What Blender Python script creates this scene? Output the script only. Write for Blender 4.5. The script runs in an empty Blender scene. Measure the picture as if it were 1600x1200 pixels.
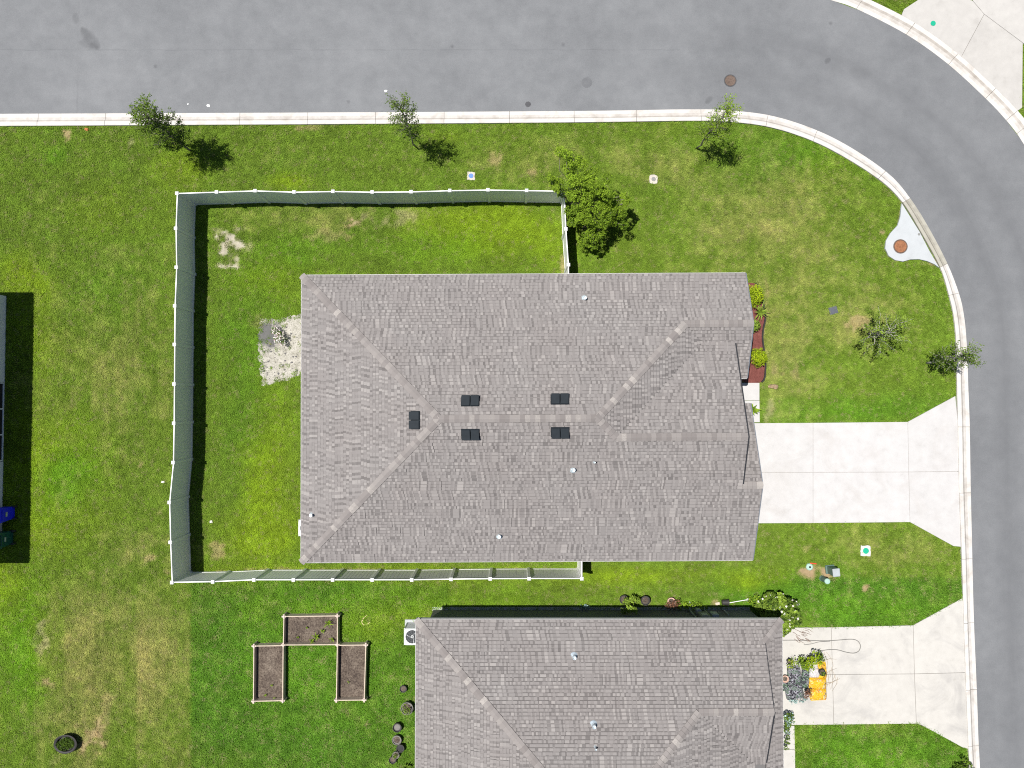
import bpy, math, random
import numpy as np
from mathutils import Vector, Matrix

random.seed(7)
RNG = np.random.default_rng(7)
R = math.radians
SC = bpy.context.scene
COL = SC.collection

# ------------------------------------------------------------------ camera
F, H = 1063.0, 32.0                       # focal length in photo pixels, drone height in metres
TILT = math.atan(25.0 / F)                # the drone camera looks almost straight down
cam_d = bpy.data.cameras.new('camera')
cam_d.sensor_width = 36.0
cam_d.lens = F / 1600.0 * 36.0
cam_d.clip_start = 0.1
cam_d.clip_end = 4000.0
cam = bpy.data.objects.new('camera', cam_d)
cam.location = (0, 0, H)
cam.rotation_euler = (TILT, 0, 0)
COL.objects.link(cam)
SC.camera = cam

# ------------------------------------------------------------------ sky and sun
SUN_D = Vector((0.63, -0.17, -1.83)).normalized()      # the way the light travels
SUN_EL = math.asin(-SUN_D.z)
w = bpy.data.worlds.new('World')
SC.world = w
w.use_nodes = True
nt = w.node_tree
bg = nt.nodes['Background']
sky = nt.nodes.new('ShaderNodeTexSky')
sky.sky_type = 'NISHITA'
sky.sun_disc = False
sky.sun_elevation = SUN_EL
sky.sun_rotation = math.atan2(-SUN_D.x, -SUN_D.y)
sky.air_density = 1.0
sky.dust_density = 0.6
nt.links.new(sky.outputs[0], bg.inputs[0])
bg.inputs[1].default_value = 0.05
sun_d = bpy.data.lights.new('sun', 'SUN')
sun_d.energy = 4.8
sun_d.angle = R(0.5)
sun_d.color = (1.0, 0.965, 0.91)
sun = bpy.data.objects.new('sun', sun_d)
sun.rotation_euler = SUN_D.to_track_quat('-Z', 'Y').to_euler()
sun.location = (-10, 5, 40)
COL.objects.link(sun)
SC.view_settings.view_transform = 'Standard'
SC.view_settings.look = 'None'
SC.view_settings.exposure = 0.52
SC.view_settings.gamma = 1.0
SC.view_settings.use_curve_mapping = False
SC.cycles.use_denoising = False
SC.cycles.pixel_filter_type = 'BLACKMAN_HARRIS'
SC.cycles.filter_width = 1.1

# ------------------------------------------------------------------ measuring the place
_c, _s = math.cos(TILT), math.sin(TILT)
def ray(px, py):
    a, b = (px - 800.0) / F, (600.0 - py) / F
    return Vector((a, b * _c + _s, b * _s - _c))
def P(px, py, z=0.0):                     # where the photographed point at height z stands
    d = ray(px, py)
    t = (z - H) / d.z
    return Vector((d.x * t, d.y * t, z))
def P2(px, py, z=0.0):
    v = P(px, py, z)
    return (v.x, v.y)
def on_plane(px, py, n, d0):              # n.p = d0
    d = ray(px, py)
    o = Vector((0, 0, H))
    t = (d0 - n.dot(o)) / n.dot(d)
    return o + d * t
def to_px(x, y):                          # ground metres -> photo pixels (numpy)
    cy = y * _c - (0 - H) * -_s * 0 + 0 * x
    Y = y * _c + (-H) * _s
    Z = -y * _s + (-H) * _c
    return 800 + F * x / (-Z), 600 - F * Y / (-Z)

# ------------------------------------------------------------------ mesh helpers
class MB:
    def __init__(s):
        s.v, s.f, s.t, s.m = [], [], [], []
    def face(s, pts, tone=0.5, mi=0):
        i = len(s.v)
        s.v.extend([tuple(p) for p in pts])
        s.f.append(tuple(range(i, i + len(pts))))
        s.t.append(tone); s.m.append(mi)
    def add(s, verts, faces, tone=0.5, mi=0):
        i = len(s.v)
        s.v.extend([tuple(p) for p in verts])
        for f in faces:
            s.f.append(tuple(i + k for k in f)); s.t.append(tone); s.m.append(mi)
    def box(s, c, size, rz=0.0, M=None, tone=0.5, mi=0, bev=0.0):
        hx, hy, hz = size[0] / 2, size[1] / 2, size[2] / 2
        if bev > 0:
            b = min(bev, hx * .9, hy * .9, hz * .9)
            pts = []
            for (zz, ins) in ((-hz, b), (-hz + b, 0), (hz - b, 0), (hz, b)):
                x, y = hx - ins, hy - ins
                e = b if ins == 0 else b * .6
                for (sx, sy, k) in ((-1, -1, 0), (-1, -1, 1), (1, -1, 0), (1, -1, 1), (1, 1, 0), (1, 1, 1), (-1, 1, 0), (-1, 1, 1)):
                    first = (k == 0)
                    if (sx, sy) == (-1, -1): q = (-x, -y + e) if first else (-x + e, -y)
                    elif (sx, sy) == (1, -1): q = (x - e, -y) if first else (x, -y + e)
                    elif (sx, sy) == (1, 1): q = (x, y - e) if first else (x - e, y)
                    else: q = (-x + e, y) if first else (-x, y - e)
                    pts.append(Vector((q[0], q[1], zz)))
            fs = [tuple(range(7, -1, -1)), tuple(range(24, 32))]
            for L in range(3):
                for k in range(8):
                    a, b2 = L * 8 + k, L * 8 + (k + 1) % 8
                    fs.append((a, b2, b2 + 8, a + 8))
        else:
            pts = [Vector((x, y, z)) for z in (-hz, hz) for (x, y) in ((-hx, -hy), (hx, -hy), (hx, hy), (-hx, hy))]
            fs = [(3, 2, 1, 0), (4, 5, 6, 7), (0, 1, 5, 4), (1, 2, 6, 5), (2, 3, 7, 6), (3, 0, 4, 7)]
        T = Matrix.Translation(Vector(c)) @ (M.to_4x4() if M else Matrix.Rotation(rz, 4, 'Z'))
        s.add([T @ p for p in pts], fs, tone, mi)
        return s
    def prism(s, poly, z0, z1, tone=0.5, mi=0, bev=0.0):
        poly = [(p[0], p[1]) for p in poly]
        if sum(a[0] * b[1] - b[0] * a[1] for a, b in zip(poly, poly[1:] + poly[:1])) < 0:
            poly = poly[::-1]
        n = len(poly)
        rings = [(poly, z0)]
        if bev > 0:
            ins = []
            for i in range(n):
                a, b, c = Vector(poly[i - 1]), Vector(poly[i]), Vector(poly[(i + 1) % n])
                d1, d2 = (b - a).normalized(), (c - b).normalized()
                nrm = Vector((-d1.y - d2.y, d1.x + d2.x))
                nrm = nrm.normalized() if nrm.length > 1e-6 else Vector((-d1.y, d1.x))
                ins.append(tuple(b + nrm * bev))
            rings += [(poly, z1 - bev), (ins, z1)]
        else:
            rings += [(poly, z1)]
        vs = [(x, y, z) for (pl, z) in rings for (x, y) in pl]
        fs = [tuple(range(n - 1, -1, -1)), tuple((len(rings) - 1) * n + k for k in range(n))]
        for L in range(len(rings) - 1):
            for k in range(n):
                fs.append((L * n + k, L * n + (k + 1) % n, (L + 1) * n + (k + 1) % n, (L + 1) * n + k))
        s.add(vs, fs, tone, mi)
        return s
    def tube(s, pts, rad, n=6, tone=0.5, mi=0, cap=True):
        pts = [Vector(p) for p in pts]
        m = len(pts)
        rs = rad if isinstance(rad, (list, tuple)) else [rad] * m
        vs = []
        for i in range(m):
            d = (pts[min(i + 1, m - 1)] - pts[max(i - 1, 0)])
            d = d.normalized() if d.length > 1e-9 else Vector((0, 0, 1))
            a = Vector((0, 0, 1)) if abs(d.z) < 0.9 else Vector((1, 0, 0))
            u = d.cross(a).normalized(); v = d.cross(u)
            for k in range(n):
                q = 2 * math.pi * k / n
                vs.append(pts[i] + (u * math.cos(q) + v * math.sin(q)) * rs[i])
        fs = [(i * n + k, i * n + (k + 1) % n, (i + 1) * n + (k + 1) % n, (i + 1) * n + k) for i in range(m - 1) for k in range(n)]
        if cap:
            fs += [tuple(range(n - 1, -1, -1)), tuple((m - 1) * n + k for k in range(n))]
        s.add(vs, fs, tone, mi)
        return s
    def lathe(s, c, prof, n=20, tone=0.5, mi=0, ry=1.0):
        c = Vector(c)
        vs = []
        for (r, z) in prof:
            for k in range(n):
                q = 2 * math.pi * k / n
                vs.append(c + Vector((r * math.cos(q), r * ry * math.sin(q), z)))
        m = len(prof)
        fs = [(i * n + k, i * n + (k + 1) % n, (i + 1) * n + (k + 1) % n, (i + 1) * n + k) for i in range(m - 1) for k in range(n)]
        if prof[0][0] > 1e-4: fs.append(tuple(range(n - 1, -1, -1)))
        if prof[-1][0] > 1e-4: fs.append(tuple((m - 1) * n + k for k in range(n)))
        s.add(vs, fs, tone, mi)
        return s
    def blob(s, c, rad, n=10, m=6, jit=0.0, seed=0, tone=0.5, mi=0):
        rr = random.Random(seed)
        c = Vector(c)
        vs = [c + Vector((0, 0, -rad[2]))]
        for i in range(1, m):
            th = -math.pi / 2 + math.pi * i / m
            for k in range(n):
                q = 2 * math.pi * k / n
                j = 1 + rr.uniform(-jit, jit)
                vs.append(c + Vector((rad[0] * math.cos(th) * math.cos(q) * j, rad[1] * math.cos(th) * math.sin(q) * j, rad[2] * math.sin(th) * j)))
        vs.append(c + Vector((0, 0, rad[2])))
        fs = [(0, 1 + (k + 1) % n, 1 + k) for k in range(n)]
        for i in range(m - 2):
            for k in range(n):
                fs.append((1 + i * n + k, 1 + i * n + (k + 1) % n, 1 + (i + 1) * n + (k + 1) % n, 1 + (i + 1) * n + k))
        e = len(vs) - 1; b = 1 + (m - 2) * n
        fs += [(b + k, b + (k + 1) % n, e) for k in range(n)]
        s.add(vs, fs, tone, mi)
        return s
    def mesh(s, name, mats, smooth=False):
        me = bpy.data.meshes.new(name)
        me.from_pydata(s.v, [], s.f)
        mats = mats if isinstance(mats, (list, tuple)) else [mats]
        for m in mats: me.materials.append(m)
        at = me.attributes.new('tone', 'FLOAT', 'FACE')
        at.data.foreach_set('value', np.array(s.t, dtype=np.float32))
        if len(mats) > 1:
            me.polygons.foreach_set('material_index', np.array(s.m, dtype=np.int32))
        if smooth:
            me.polygons.foreach_set('use_smooth', np.ones(len(s.f), dtype=bool))
        me.update()
        return me
    def obj(s, name, mats, parent=None, smooth=False, kind=None):
        o = link(name, s.mesh(name, mats, smooth), parent)
        if kind: o['kind'] = kind
        return o

def link(name, data, parent=None):
    o = bpy.data.objects.new(name, data)
    COL.objects.link(o)
    if parent is not None:
        o.parent = parent
        o.matrix_parent_inverse = Matrix.Translation(-parent.location)   # parents are unrotated Empties
    return o
def tag(o, label, cat, group=None):
    o['label'] = label; o['category'] = cat
    if group: o['group'] = group
    return o
def thing(name, label, cat, loc=(0, 0, 0), group=None):
    o = bpy.data.objects.new(name, None)
    o.empty_display_size = 0.2
    o.location = loc
    COL.objects.link(o)
    return tag(o, label, cat, group)
def struct(o):
    o['kind'] = 'structure'
    return o
def catmull(pts, n=8):
    pts = [np.array(p, float) for p in pts]
    out = []
    for i in range(len(pts) - 1):
        p0 = pts[max(i - 1, 0)]; p1 = pts[i]; p2 = pts[i + 1]; p3 = pts[min(i + 2, len(pts) - 1)]
        for k in range(n):
            t = k / n
            out.append(0.5 * ((2 * p1) + (-p0 + p2) * t + (2 * p0 - 5 * p1 + 4 * p2 - p3) * t * t + (-p0 + 3 * p1 - 3 * p2 + p3) * t ** 3))
    out.append(pts[-1])
    return out
def inside(poly, x, y):
    r = np.zeros(x.shape, bool)
    n = len(poly)
    for i in range(n):
        x1, y1 = poly[i][0], poly[i][1]; x2, y2 = poly[(i + 1) % n][0], poly[(i + 1) % n][1]
        if y1 == y2: continue
        c = ((y1 > y) != (y2 > y)) & (x < (x2 - x1) * (y - y1) / (y2 - y1) + x1)
        r ^= c
    return r
def vnoise(x, y, scale, seed):
    x = np.asarray(x, float) / scale + 1000; y = np.asarray(y, float) / scale + 1000
    xi = np.floor(x).astype(np.int64); yi = np.floor(y).astype(np.int64)
    fx, fy = x - xi, y - yi
    fx = fx * fx * (3 - 2 * fx); fy = fy * fy * (3 - 2 * fy)
    def h(a, b):
        n = (a * 374761393 + b * 668265263 + seed * 1442695041) & 0xffffffff
        n = ((n ^ (n >> 13)) * 1274126177) & 0xffffffff
        return ((n ^ (n >> 16)) & 0xffff) / 65535.0
    a = h(xi, yi); b = h(xi + 1, yi); c = h(xi, yi + 1); d = h(xi + 1, yi + 1)
    return (a * (1 - fx) + b * fx) * (1 - fy) + (c * (1 - fx) + d * fx) * fy
def fbm(x, y, scale, seed, oct=4):
    s, a, t = 0, 1.0, 0
    for i in range(oct):
        s = s + a * vnoise(x, y, scale / 2 ** i, seed + i * 17); t += a; a *= 0.55
    return s / t

# ------------------------------------------------------------------ materials
def new_mat(name):
    m = bpy.data.materials.new(name)
    m.use_nodes = True
    return m, m.node_tree, m.node_tree.nodes['Principled BSDF']
def N(nt, t, **kw):
    n = nt.nodes.new(t)
    for k, v in kw.items():
        if k.startswith('i_'): n.inputs[k[2:].replace('_', ' ')].default_value = v
        else: setattr(n, k, v)
    return n
def ramp(nt, fac, stops):
    r = nt.nodes.new('ShaderNodeValToRGB')
    e = r.color_ramp.elements
    while len(e) > 1: e.remove(e[-1])
    e[0].position = stops[0][0]; e[0].color = (*stops[0][1], 1)
    for p, c in stops[1:]:
        q = e.new(p); q.color = (*c, 1)
    nt.links.new(fac, r.inputs[0])
    return r.outputs[0]
def mixc(nt, fac, a, b, blend='MIX'):
    n = nt.nodes.new('ShaderNodeMix'); n.data_type = 'RGBA'; n.blend_type = blend
    for sock, val in ((n.inputs[0], fac), (n.inputs[6], a), (n.inputs[7], b)):
        if isinstance(val, (int, float)): sock.default_value = val
        elif isinstance(val, tuple): sock.default_value = (*val, 1)
        else: nt.links.new(val, sock)
    return n.outputs[2]
def mathn(nt, op, a, b=None, c=None):
    n = nt.nodes.new('ShaderNodeMath'); n.operation = op
    for s_, v in zip(n.inputs, (a, b, c)):
        if v is None: continue
        if isinstance(v, (int, float)): s_.default_value = v
        else: nt.links.new(v, s_)
    return n.outputs[0]
def noise(nt, scale, detail=4, rough=0.55, vec=None, dist=0.0):
    n = nt.nodes.new('ShaderNodeTexNoise')
    n.inputs['Scale'].default_value = scale; n.inputs['Detail'].default_value = detail
    n.inputs['Roughness'].default_value = rough; n.inputs['Distortion'].default_value = dist
    if vec is not None: nt.links.new(vec, n.inputs['Vector'])
    return n.outputs[0]
def pos(nt):
    return nt.nodes.new('ShaderNodeNewGeometry').outputs['Position']
def bump(nt, bsdf, h, strength=0.4, dist=0.02):
    b = nt.nodes.new('ShaderNodeBump')
    b.inputs['Strength'].default_value = strength; b.inputs['Distance'].default_value = dist
    nt.links.new(h, b.inputs['Height']); nt.links.new(b.outputs[0], bsdf.inputs['Normal'])
def plain(name, col, rough=0.6, var=0.12, scale=6.0, metal=0.0, bumps=0.15, spec=0.4):
    m, t, b = new_mat(name)
    p = pos(t)
    n1 = noise(t, scale, 5, 0.6, p)
    c = ramp(t, n1, [(0.25, tuple(x * (1 - var) for x in col)), (0.75, tuple(min(1, x * (1 + var)) for x in col))])
    t.links.new(c, b.inputs['Base Color'])
    b.inputs['Roughness'].default_value = rough; b.inputs['Metallic'].default_value = metal
    b.inputs['Specular IOR Level'].default_value = spec
    if bumps > 0: bump(t, b, noise(t, scale * 9, 3, 0.6, p), bumps, 0.01)
    return m
def tone_mat(name, stops, rough=0.85, hue=None, sc=0.8, bumps=0.3):
    m, t, b = new_mat(name)
    a = t.nodes.new('ShaderNodeAttribute'); a.attribute_name = 'tone'
    p = pos(t)
    f = mathn(t, 'ADD', a.outputs['Fac'], mathn(t, 'MULTIPLY', mathn(t, 'SUBTRACT', noise(t, 30, 3, 0.6, p), 0.5), 0.35))
    c = ramp(t, f, stops)
    if hue: c = mixc(t, mathn(t, 'MULTIPLY', noise(t, sc, 4, 0.6, p), hue[1]), c, hue[0], 'MULTIPLY')
    t.links.new(c, b.inputs['Base Color'])
    b.inputs['Roughness'].default_value = rough
    b.inputs['Specular IOR Level'].default_value = 0.25
    bump(t, b, noise(t, 140, 2, 0.6, p), bumps, 0.004)
    return m
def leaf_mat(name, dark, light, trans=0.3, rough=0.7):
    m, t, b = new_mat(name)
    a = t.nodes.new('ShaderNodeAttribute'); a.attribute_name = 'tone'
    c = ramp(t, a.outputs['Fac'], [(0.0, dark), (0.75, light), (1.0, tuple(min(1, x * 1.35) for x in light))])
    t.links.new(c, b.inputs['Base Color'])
    b.inputs['Roughness'].default_value = rough
    b.inputs['Specular IOR Level'].default_value = 0.15
    tr = t.nodes.new('ShaderNodeBsdfTranslucent')
    t.links.new(c, tr.inputs[0])
    mx = t.nodes.new('ShaderNodeMixShader'); mx.inputs[0].default_value = trans
    t.links.new(b.outputs[0], mx.inputs[1]); t.links.new(tr.outputs[0], mx.inputs[2])
    t.links.new(mx.outputs[0], t.nodes['Material Output'].inputs[0])
    return m

M = {}
def lawn_mat():
    m, t, b = new_mat('lawn_soil')
    a = t.nodes.new('ShaderNodeAttribute'); a.attribute_name = 'col'
    p = pos(t)
    n1 = mathn(t, 'ADD', mathn(t, 'MULTIPLY', noise(t, 9, 6, 0.7, p), .6), mathn(t, 'MULTIPLY', noise(t, .35, 5, 0.6, p), .4))
    c = mixc(t, 0.8, a.outputs['Color'], ramp(t, n1, [(0.3, (0.55, 0.55, 0.5)), (0.7, (1.25, 1.2, 1.1))]), 'MULTIPLY')
    t.links.new(c, b.inputs['Base Color'])
    b.inputs['Roughness'].default_value = 0.95; b.inputs['Specular IOR Level'].default_value = 0.1
    bump(t, b, noise(t, 30, 5, 0.7, p), 0.6, 0.04)
    return m
def blade_mat():
    m, t, b = new_mat('grass_blade')
    a = t.nodes.new('ShaderNodeAttribute'); a.attribute_name = 'col'; a.attribute_type = 'INSTANCER'
    k = t.nodes.new('ShaderNodeAttribute'); k.attribute_name = 'tone'
    c = mixc(t, 1.0, a.outputs['Color'], ramp(t, k.outputs['Fac'], [(0.0, (0.72, 0.76, 0.7)), (1.0, (1.3, 1.22, 1.15))]), 'MULTIPLY')
    t.links.new(c, b.inputs['Base Color'])
    b.inputs['Roughness'].default_value = 0.65; b.inputs['Specular IOR Level'].default_value = 0.2
    tr = t.nodes.new('ShaderNodeBsdfTranslucent'); t.links.new(c, tr.inputs[0])
    mx = t.nodes.new('ShaderNodeMixShader'); mx.inputs[0].default_value = 0.3
    t.links.new(b.outputs[0], mx.inputs[1]); t.links.new(tr.outputs[0], mx.inputs[2])
    t.links.new(mx.outputs[0], t.nodes['Material Output'].inputs[0])
    return m
def asphalt_mat():
    m, t, b = new_mat('asphalt')
    p = pos(t)
    uv = t.nodes.new('ShaderNodeUVMap'); uv.uv_map = 'UVMap'
    big = noise(t, 0.22, 5, 0.6, p); mid = noise(t, 1.4, 6, 0.65, p); fine = noise(t, 26, 4, 0.75, p); gr = noise(t, 90, 2, 0.7, p)
    sep = t.nodes.new('ShaderNodeSeparateXYZ'); t.links.new(uv.outputs[0], sep.inputs[0])
    u, v = sep.outputs[0], sep.outputs[1]
    f = mathn(t, 'ADD', mathn(t, 'MULTIPLY', big, 0.45), mathn(t, 'MULTIPLY', mid, 0.35))
    f = mathn(t, 'ADD', f, mathn(t, 'MULTIPLY', fine, 0.45))
    f = mathn(t, 'ADD', f, mathn(t, 'MULTIPLY', gr, 0.4))
    c = ramp(t, mathn(t, 'SUBTRACT', f, 0.32), [(0.08, (0.075, 0.078, 0.084)), (0.5, (0.162, 0.167, 0.175)), (0.92, (0.255, 0.26, 0.268))])
    # worn wheel tracks round the bend: bands of rubber at fixed distances from the kerb
    mp = t.nodes.new('ShaderNodeMapping'); mp.inputs['Scale'].default_value = (0.35, 2.2, 1)
    t.links.new(uv.outputs[0], mp.inputs[0])
    str_ = noise(t, 1.0, 5, 0.65, mp.outputs[0])
    w1 = mathn(t, 'ABSOLUTE', mathn(t, 'SUBTRACT', v, 1.75))
    w2 = mathn(t, 'ABSOLUTE', mathn(t, 'SUBTRACT', v, 3.5))
    tr = mathn(t, 'SUBTRACT', 1.0, mathn(t, 'MULTIPLY', mathn(t, 'MINIMUM', w1, w2), 1.25))
    tr = mathn(t, 'MULTIPLY', mathn(t, 'MAXIMUM', tr, 0.0), str_)
    bend = t.nodes.new('ShaderNodeMapRange'); bend.inputs[1].default_value = 41.0; bend.inputs[2].default_value = 52.0
    bend.inputs[3].default_value = 0.08; bend.inputs[4].default_value = 0.75
    t.links.new(u, bend.inputs[0])
    c = mixc(t, mathn(t, 'MULTIPLY', tr, bend.outputs[0]), c, (0.11, 0.113, 0.12))
    pol = t.nodes.new('ShaderNodeMapRange'); pol.inputs[1].default_value = 36.0; pol.inputs[2].default_value = 58.0
    pol.inputs[3].default_value = 0.0; pol.inputs[4].default_value = 0.17
    t.links.new(u, pol.inputs[0])
    c = mixc(t, pol.outputs[0], c, (0.09, 0.092, 0.098))
    # small oil spots
    vo = t.nodes.new('ShaderNodeTexVoronoi'); vo.inputs['Scale'].default_value = 0.55; vo.inputs['Randomness'].default_value = 1.0
    t.links.new(p, vo.inputs['Vector'])
    wob = mathn(t, 'ADD', vo.outputs['Distance'], mathn(t, 'MULTIPLY', mathn(t, 'SUBTRACT', fine, 0.5), 0.08))
    spot = t.nodes.new('ShaderNodeMapRange'); spot.inputs[1].default_value = 0.015; spot.inputs[2].default_value = 0.07
    spot.inputs[3].default_value = 0.4; spot.inputs[4].default_value = 0.0
    t.links.new(wob, spot.inputs[0])
    c = mixc(t, spot.outputs[0], c, (0.06, 0.06, 0.065))
    def dist(q_):
        d_ = t.nodes.new('ShaderNodeVectorMath'); d_.operation = 'DISTANCE'; t.links.new(p, d_.inputs[0]); d_.inputs[1].default_value = q_
        return d_.outputs['Value']
    for (qa, qb, wd_, st_) in ((P(128, 44), P(154, 76), .16, .5), (P(124, 66), P(152, 74), .12, .3), (P(118, 22), P(119, 36), .14, .3), (P(1296, 92), P(1290, 99), .1, .5), (P(1330, 112), P(1360, 116), .3, .2), (P(1104, 160), P(1112, 152), .16, .45)):
        el = mathn(t, 'SUBTRACT', mathn(t, 'ADD', dist(qa), dist(qb)), (qa - qb).length)
        el = mathn(t, 'ADD', el, mathn(t, 'MULTIPLY', mathn(t, 'SUBTRACT', noise(t, 3.0, 5, 0.7, p), 0.5), .35))
        r_ = t.nodes.new('ShaderNodeMapRange'); r_.inputs[1].default_value = 0.0; r_.inputs[2].default_value = wd_; r_.inputs[3].default_value = st_; r_.inputs[4].default_value = 0.0
        t.links.new(el, r_.inputs[0]); c = mixc(t, r_.outputs[0], c, (0.075, 0.077, 0.082))
    # paving seams
    sp = t.nodes.new('ShaderNodeSeparateXYZ'); t.links.new(p, sp.inputs[0])
    def seam(coord, at, width, strength, gate=None, inv=False):
        wv = mathn(t, 'MULTIPLY', mathn(t, 'SUBTRACT', noise(t, 0.9, 4, 0.6, p), 0.5), 0.22)
        d = mathn(t, 'ABSOLUTE', mathn(t, 'SUBTRACT', mathn(t, 'ADD', coord, wv), at))
        r_ = t.nodes.new('ShaderNodeMapRange'); r_.inputs[1].default_value = 0.0; r_.inputs[2].default_value = width
        r_.inputs[3].default_value = strength; r_.inputs[4].default_value = 0.0
        t.links.new(d, r_.inputs[0])
        o = mathn(t, 'MULTIPLY', r_.outputs[0], ramp(t, noise(t, 0.6, 5, 0.7, p), [(0.36, (0, 0, 0)), (0.7, (1, 1, 1))]))
        if gate: o = mathn(t, 'MULTIPLY', o, mathn(t, 'LESS_THAN' if not inv else 'GREATER_THAN', sp.outputs[0], gate))
        return o
    sy = P(400, 78).y; sx = P(122, 80).x
    c = mixc(t, seam(sp.outputs[1], sy, 0.04, 0.42, 8.0), c, (0.075, 0.078, 0.085))
    c = mixc(t, seam(sp.outputs[0], sx, 0.08, 0.4), c, (0.11, 0.112, 0.12))
    t.links.new(c, b.inputs['Base Color'])
    b.inputs['Roughness'].default_value = 0.9; b.inputs['Specular IOR Level'].default_value = 0.2
    bump(t, b, gr, 0.35, 0.006)
    return m
def concrete_mat(name, col, stain=0.25, stain_col=(0.3, 0.29, 0.27), sscale=0.7):
    m, t, b = new_mat(name)
    p = pos(t)
    oi = t.nodes.new('ShaderNodeObjectInfo')
    n1 = noise(t, 2.2, 6, 0.65, p); n2 = noise(t, sscale, 5, 0.65, p, 0.8); n3 = noise(t, 45, 3, 0.7, p)
    c = ramp(t, n1, [(0.3, tuple(x * 0.93 for x in col)), (0.7, tuple(min(0.92, x * 1.05) for x in col))])
    st = t.nodes.new('ShaderNodeMapRange'); st.inputs[1].default_value = 0.5; st.inputs[2].default_value = 0.7
    st.inputs[3].default_value = 0; st.inputs[4].default_value = stain
    t.links.new(n2, st.inputs[0])
    c = mixc(t, st.outputs[0], c, stain_col)
    c = mixc(t, 0.16, c, ramp(t, n3, [(0.3, (0.6, 0.6, 0.58)), (0.6, (1, 1, 1))]), 'MULTIPLY')
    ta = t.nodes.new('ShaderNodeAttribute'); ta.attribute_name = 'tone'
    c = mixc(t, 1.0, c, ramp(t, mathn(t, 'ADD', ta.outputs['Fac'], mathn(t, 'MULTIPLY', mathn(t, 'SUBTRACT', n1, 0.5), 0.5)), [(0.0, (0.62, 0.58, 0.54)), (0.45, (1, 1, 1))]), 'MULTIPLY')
    c = mixc(t, mathn(t, 'MULTIPLY', oi.outputs['Random'], 0.12), c, (0.66, 0.64, 0.6), 'MULTIPLY')
    t.links.new(c, b.inputs['Base Color'])
    b.inputs['Roughness'].default_value = 0.85; b.inputs['Specular IOR Level'].default_value = 0.25
    bump(t, b, n3, 0.2, 0.006)
    return m
def cap_mat(name):
    m, t, b = new_mat(name)
    oi = t.nodes.new('ShaderNodeObjectInfo'); p = pos(t)
    f = mathn(t, 'ADD', oi.outputs['Random'], mathn(t, 'MULTIPLY', mathn(t, 'SUBTRACT', noise(t, 20, 3, 0.6, p), 0.5), 0.4))
    c = ramp(t, f, [(0.0, (0.18, 0.163, 0.157)), (0.6, (0.225, 0.206, 0.198)), (0.88, (0.255, 0.235, 0.222)), (1.0, (0.33, 0.305, 0.285))])
    t.links.new(c, b.inputs['Base Color'])
    b.inputs['Roughness'].default_value = 0.9; b.inputs['Specular IOR Level'].default_value = 0.2
    bump(t, b, noise(t, 140, 2, 0.6, p), 0.3, 0.004)
    return m
def sand_mat():
    m, t, b = new_mat('grey_sand')
    p = pos(t)
    n1 = noise(t, 3.5, 6, 0.7, p); n2 = noise(t, 22, 5, 0.75, p)
    c = ramp(t, n1, [(0.3, (0.25, 0.235, 0.19)), (0.48, (0.38, 0.36, 0.31)), (0.68, (0.5, 0.475, 0.425))])
    c = mixc(t, 0.75, c, ramp(t, n2, [(0.38, (0.32, 0.33, 0.28)), (0.5, (1, 1, 1))]), 'MULTIPLY')
    a = P(418, 522)
    sp = t.nodes.new('ShaderNodeVectorMath'); sp.operation = 'DISTANCE'
    t.links.new(p, sp.inputs[0]); sp.inputs[1].default_value = a
    d = mathn(t, 'ADD', sp.outputs['Value'], mathn(t, 'MULTIPLY', mathn(t, 'SUBTRACT', noise(t, 2.5, 5, 0.7, p), 0.5), 1.6))
    r_ = t.nodes.new('ShaderNodeMapRange'); r_.inputs[1].default_value = 0.45; r_.inputs[2].default_value = 0.8
    r_.inputs[3].default_value = 0.85; r_.inputs[4].default_value = 0.0
    t.links.new(d, r_.inputs[0])
    c = mixc(t, r_.outputs[0], c, (0.07, 0.072, 0.075))
    t.links.new(c, b.inputs['Base Color']); b.inputs['Roughness'].default_value = 0.95
    bump(t, b, n2, 0.6, 0.03)
    return m
def speckle_mat(name, stops, scale=25, rough=0.9, bmp=0.6, dist=0.03):
    m, t, b = new_mat(name)
    p = pos(t)
    n1 = noise(t, scale, 6, 0.75, p); n2 = noise(t, scale / 9, 4, 0.6, p)
    c = ramp(t, mathn(t, 'ADD', mathn(t, 'MULTIPLY', n1, 0.65), mathn(t, 'MULTIPLY', n2, 0.35)), stops)
    t.links.new(c, b.inputs['Base Color']); b.inputs['Roughness'].default_value = rough
    b.inputs['Specular IOR Level'].default_value = 0.2
    bump(t, b, n1, bmp, dist)
    return m
def bag_mat(name, stops, scale, metal=0.0, rough=0.3):
    m, t, b = new_mat(name)
    co = t.nodes.new('ShaderNodeTexCoord')
    mp = t.nodes.new('ShaderNodeMapping'); mp.inputs['Scale'].default_value = scale
    t.links.new(co.outputs['Object'], mp.inputs[0])
    n1 = noise(t, 1.0, 3, 0.5, mp.outputs[0], 1.0)
    c = ramp(t, n1, stops)
    t.links.new(c, b.inputs['Base Color']); b.inputs['Roughness'].default_value = rough
    bump(t, b, noise(t, 12, 5, 0.65, pos(t), 1.5), 1.0, 0.06)
    return m

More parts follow.
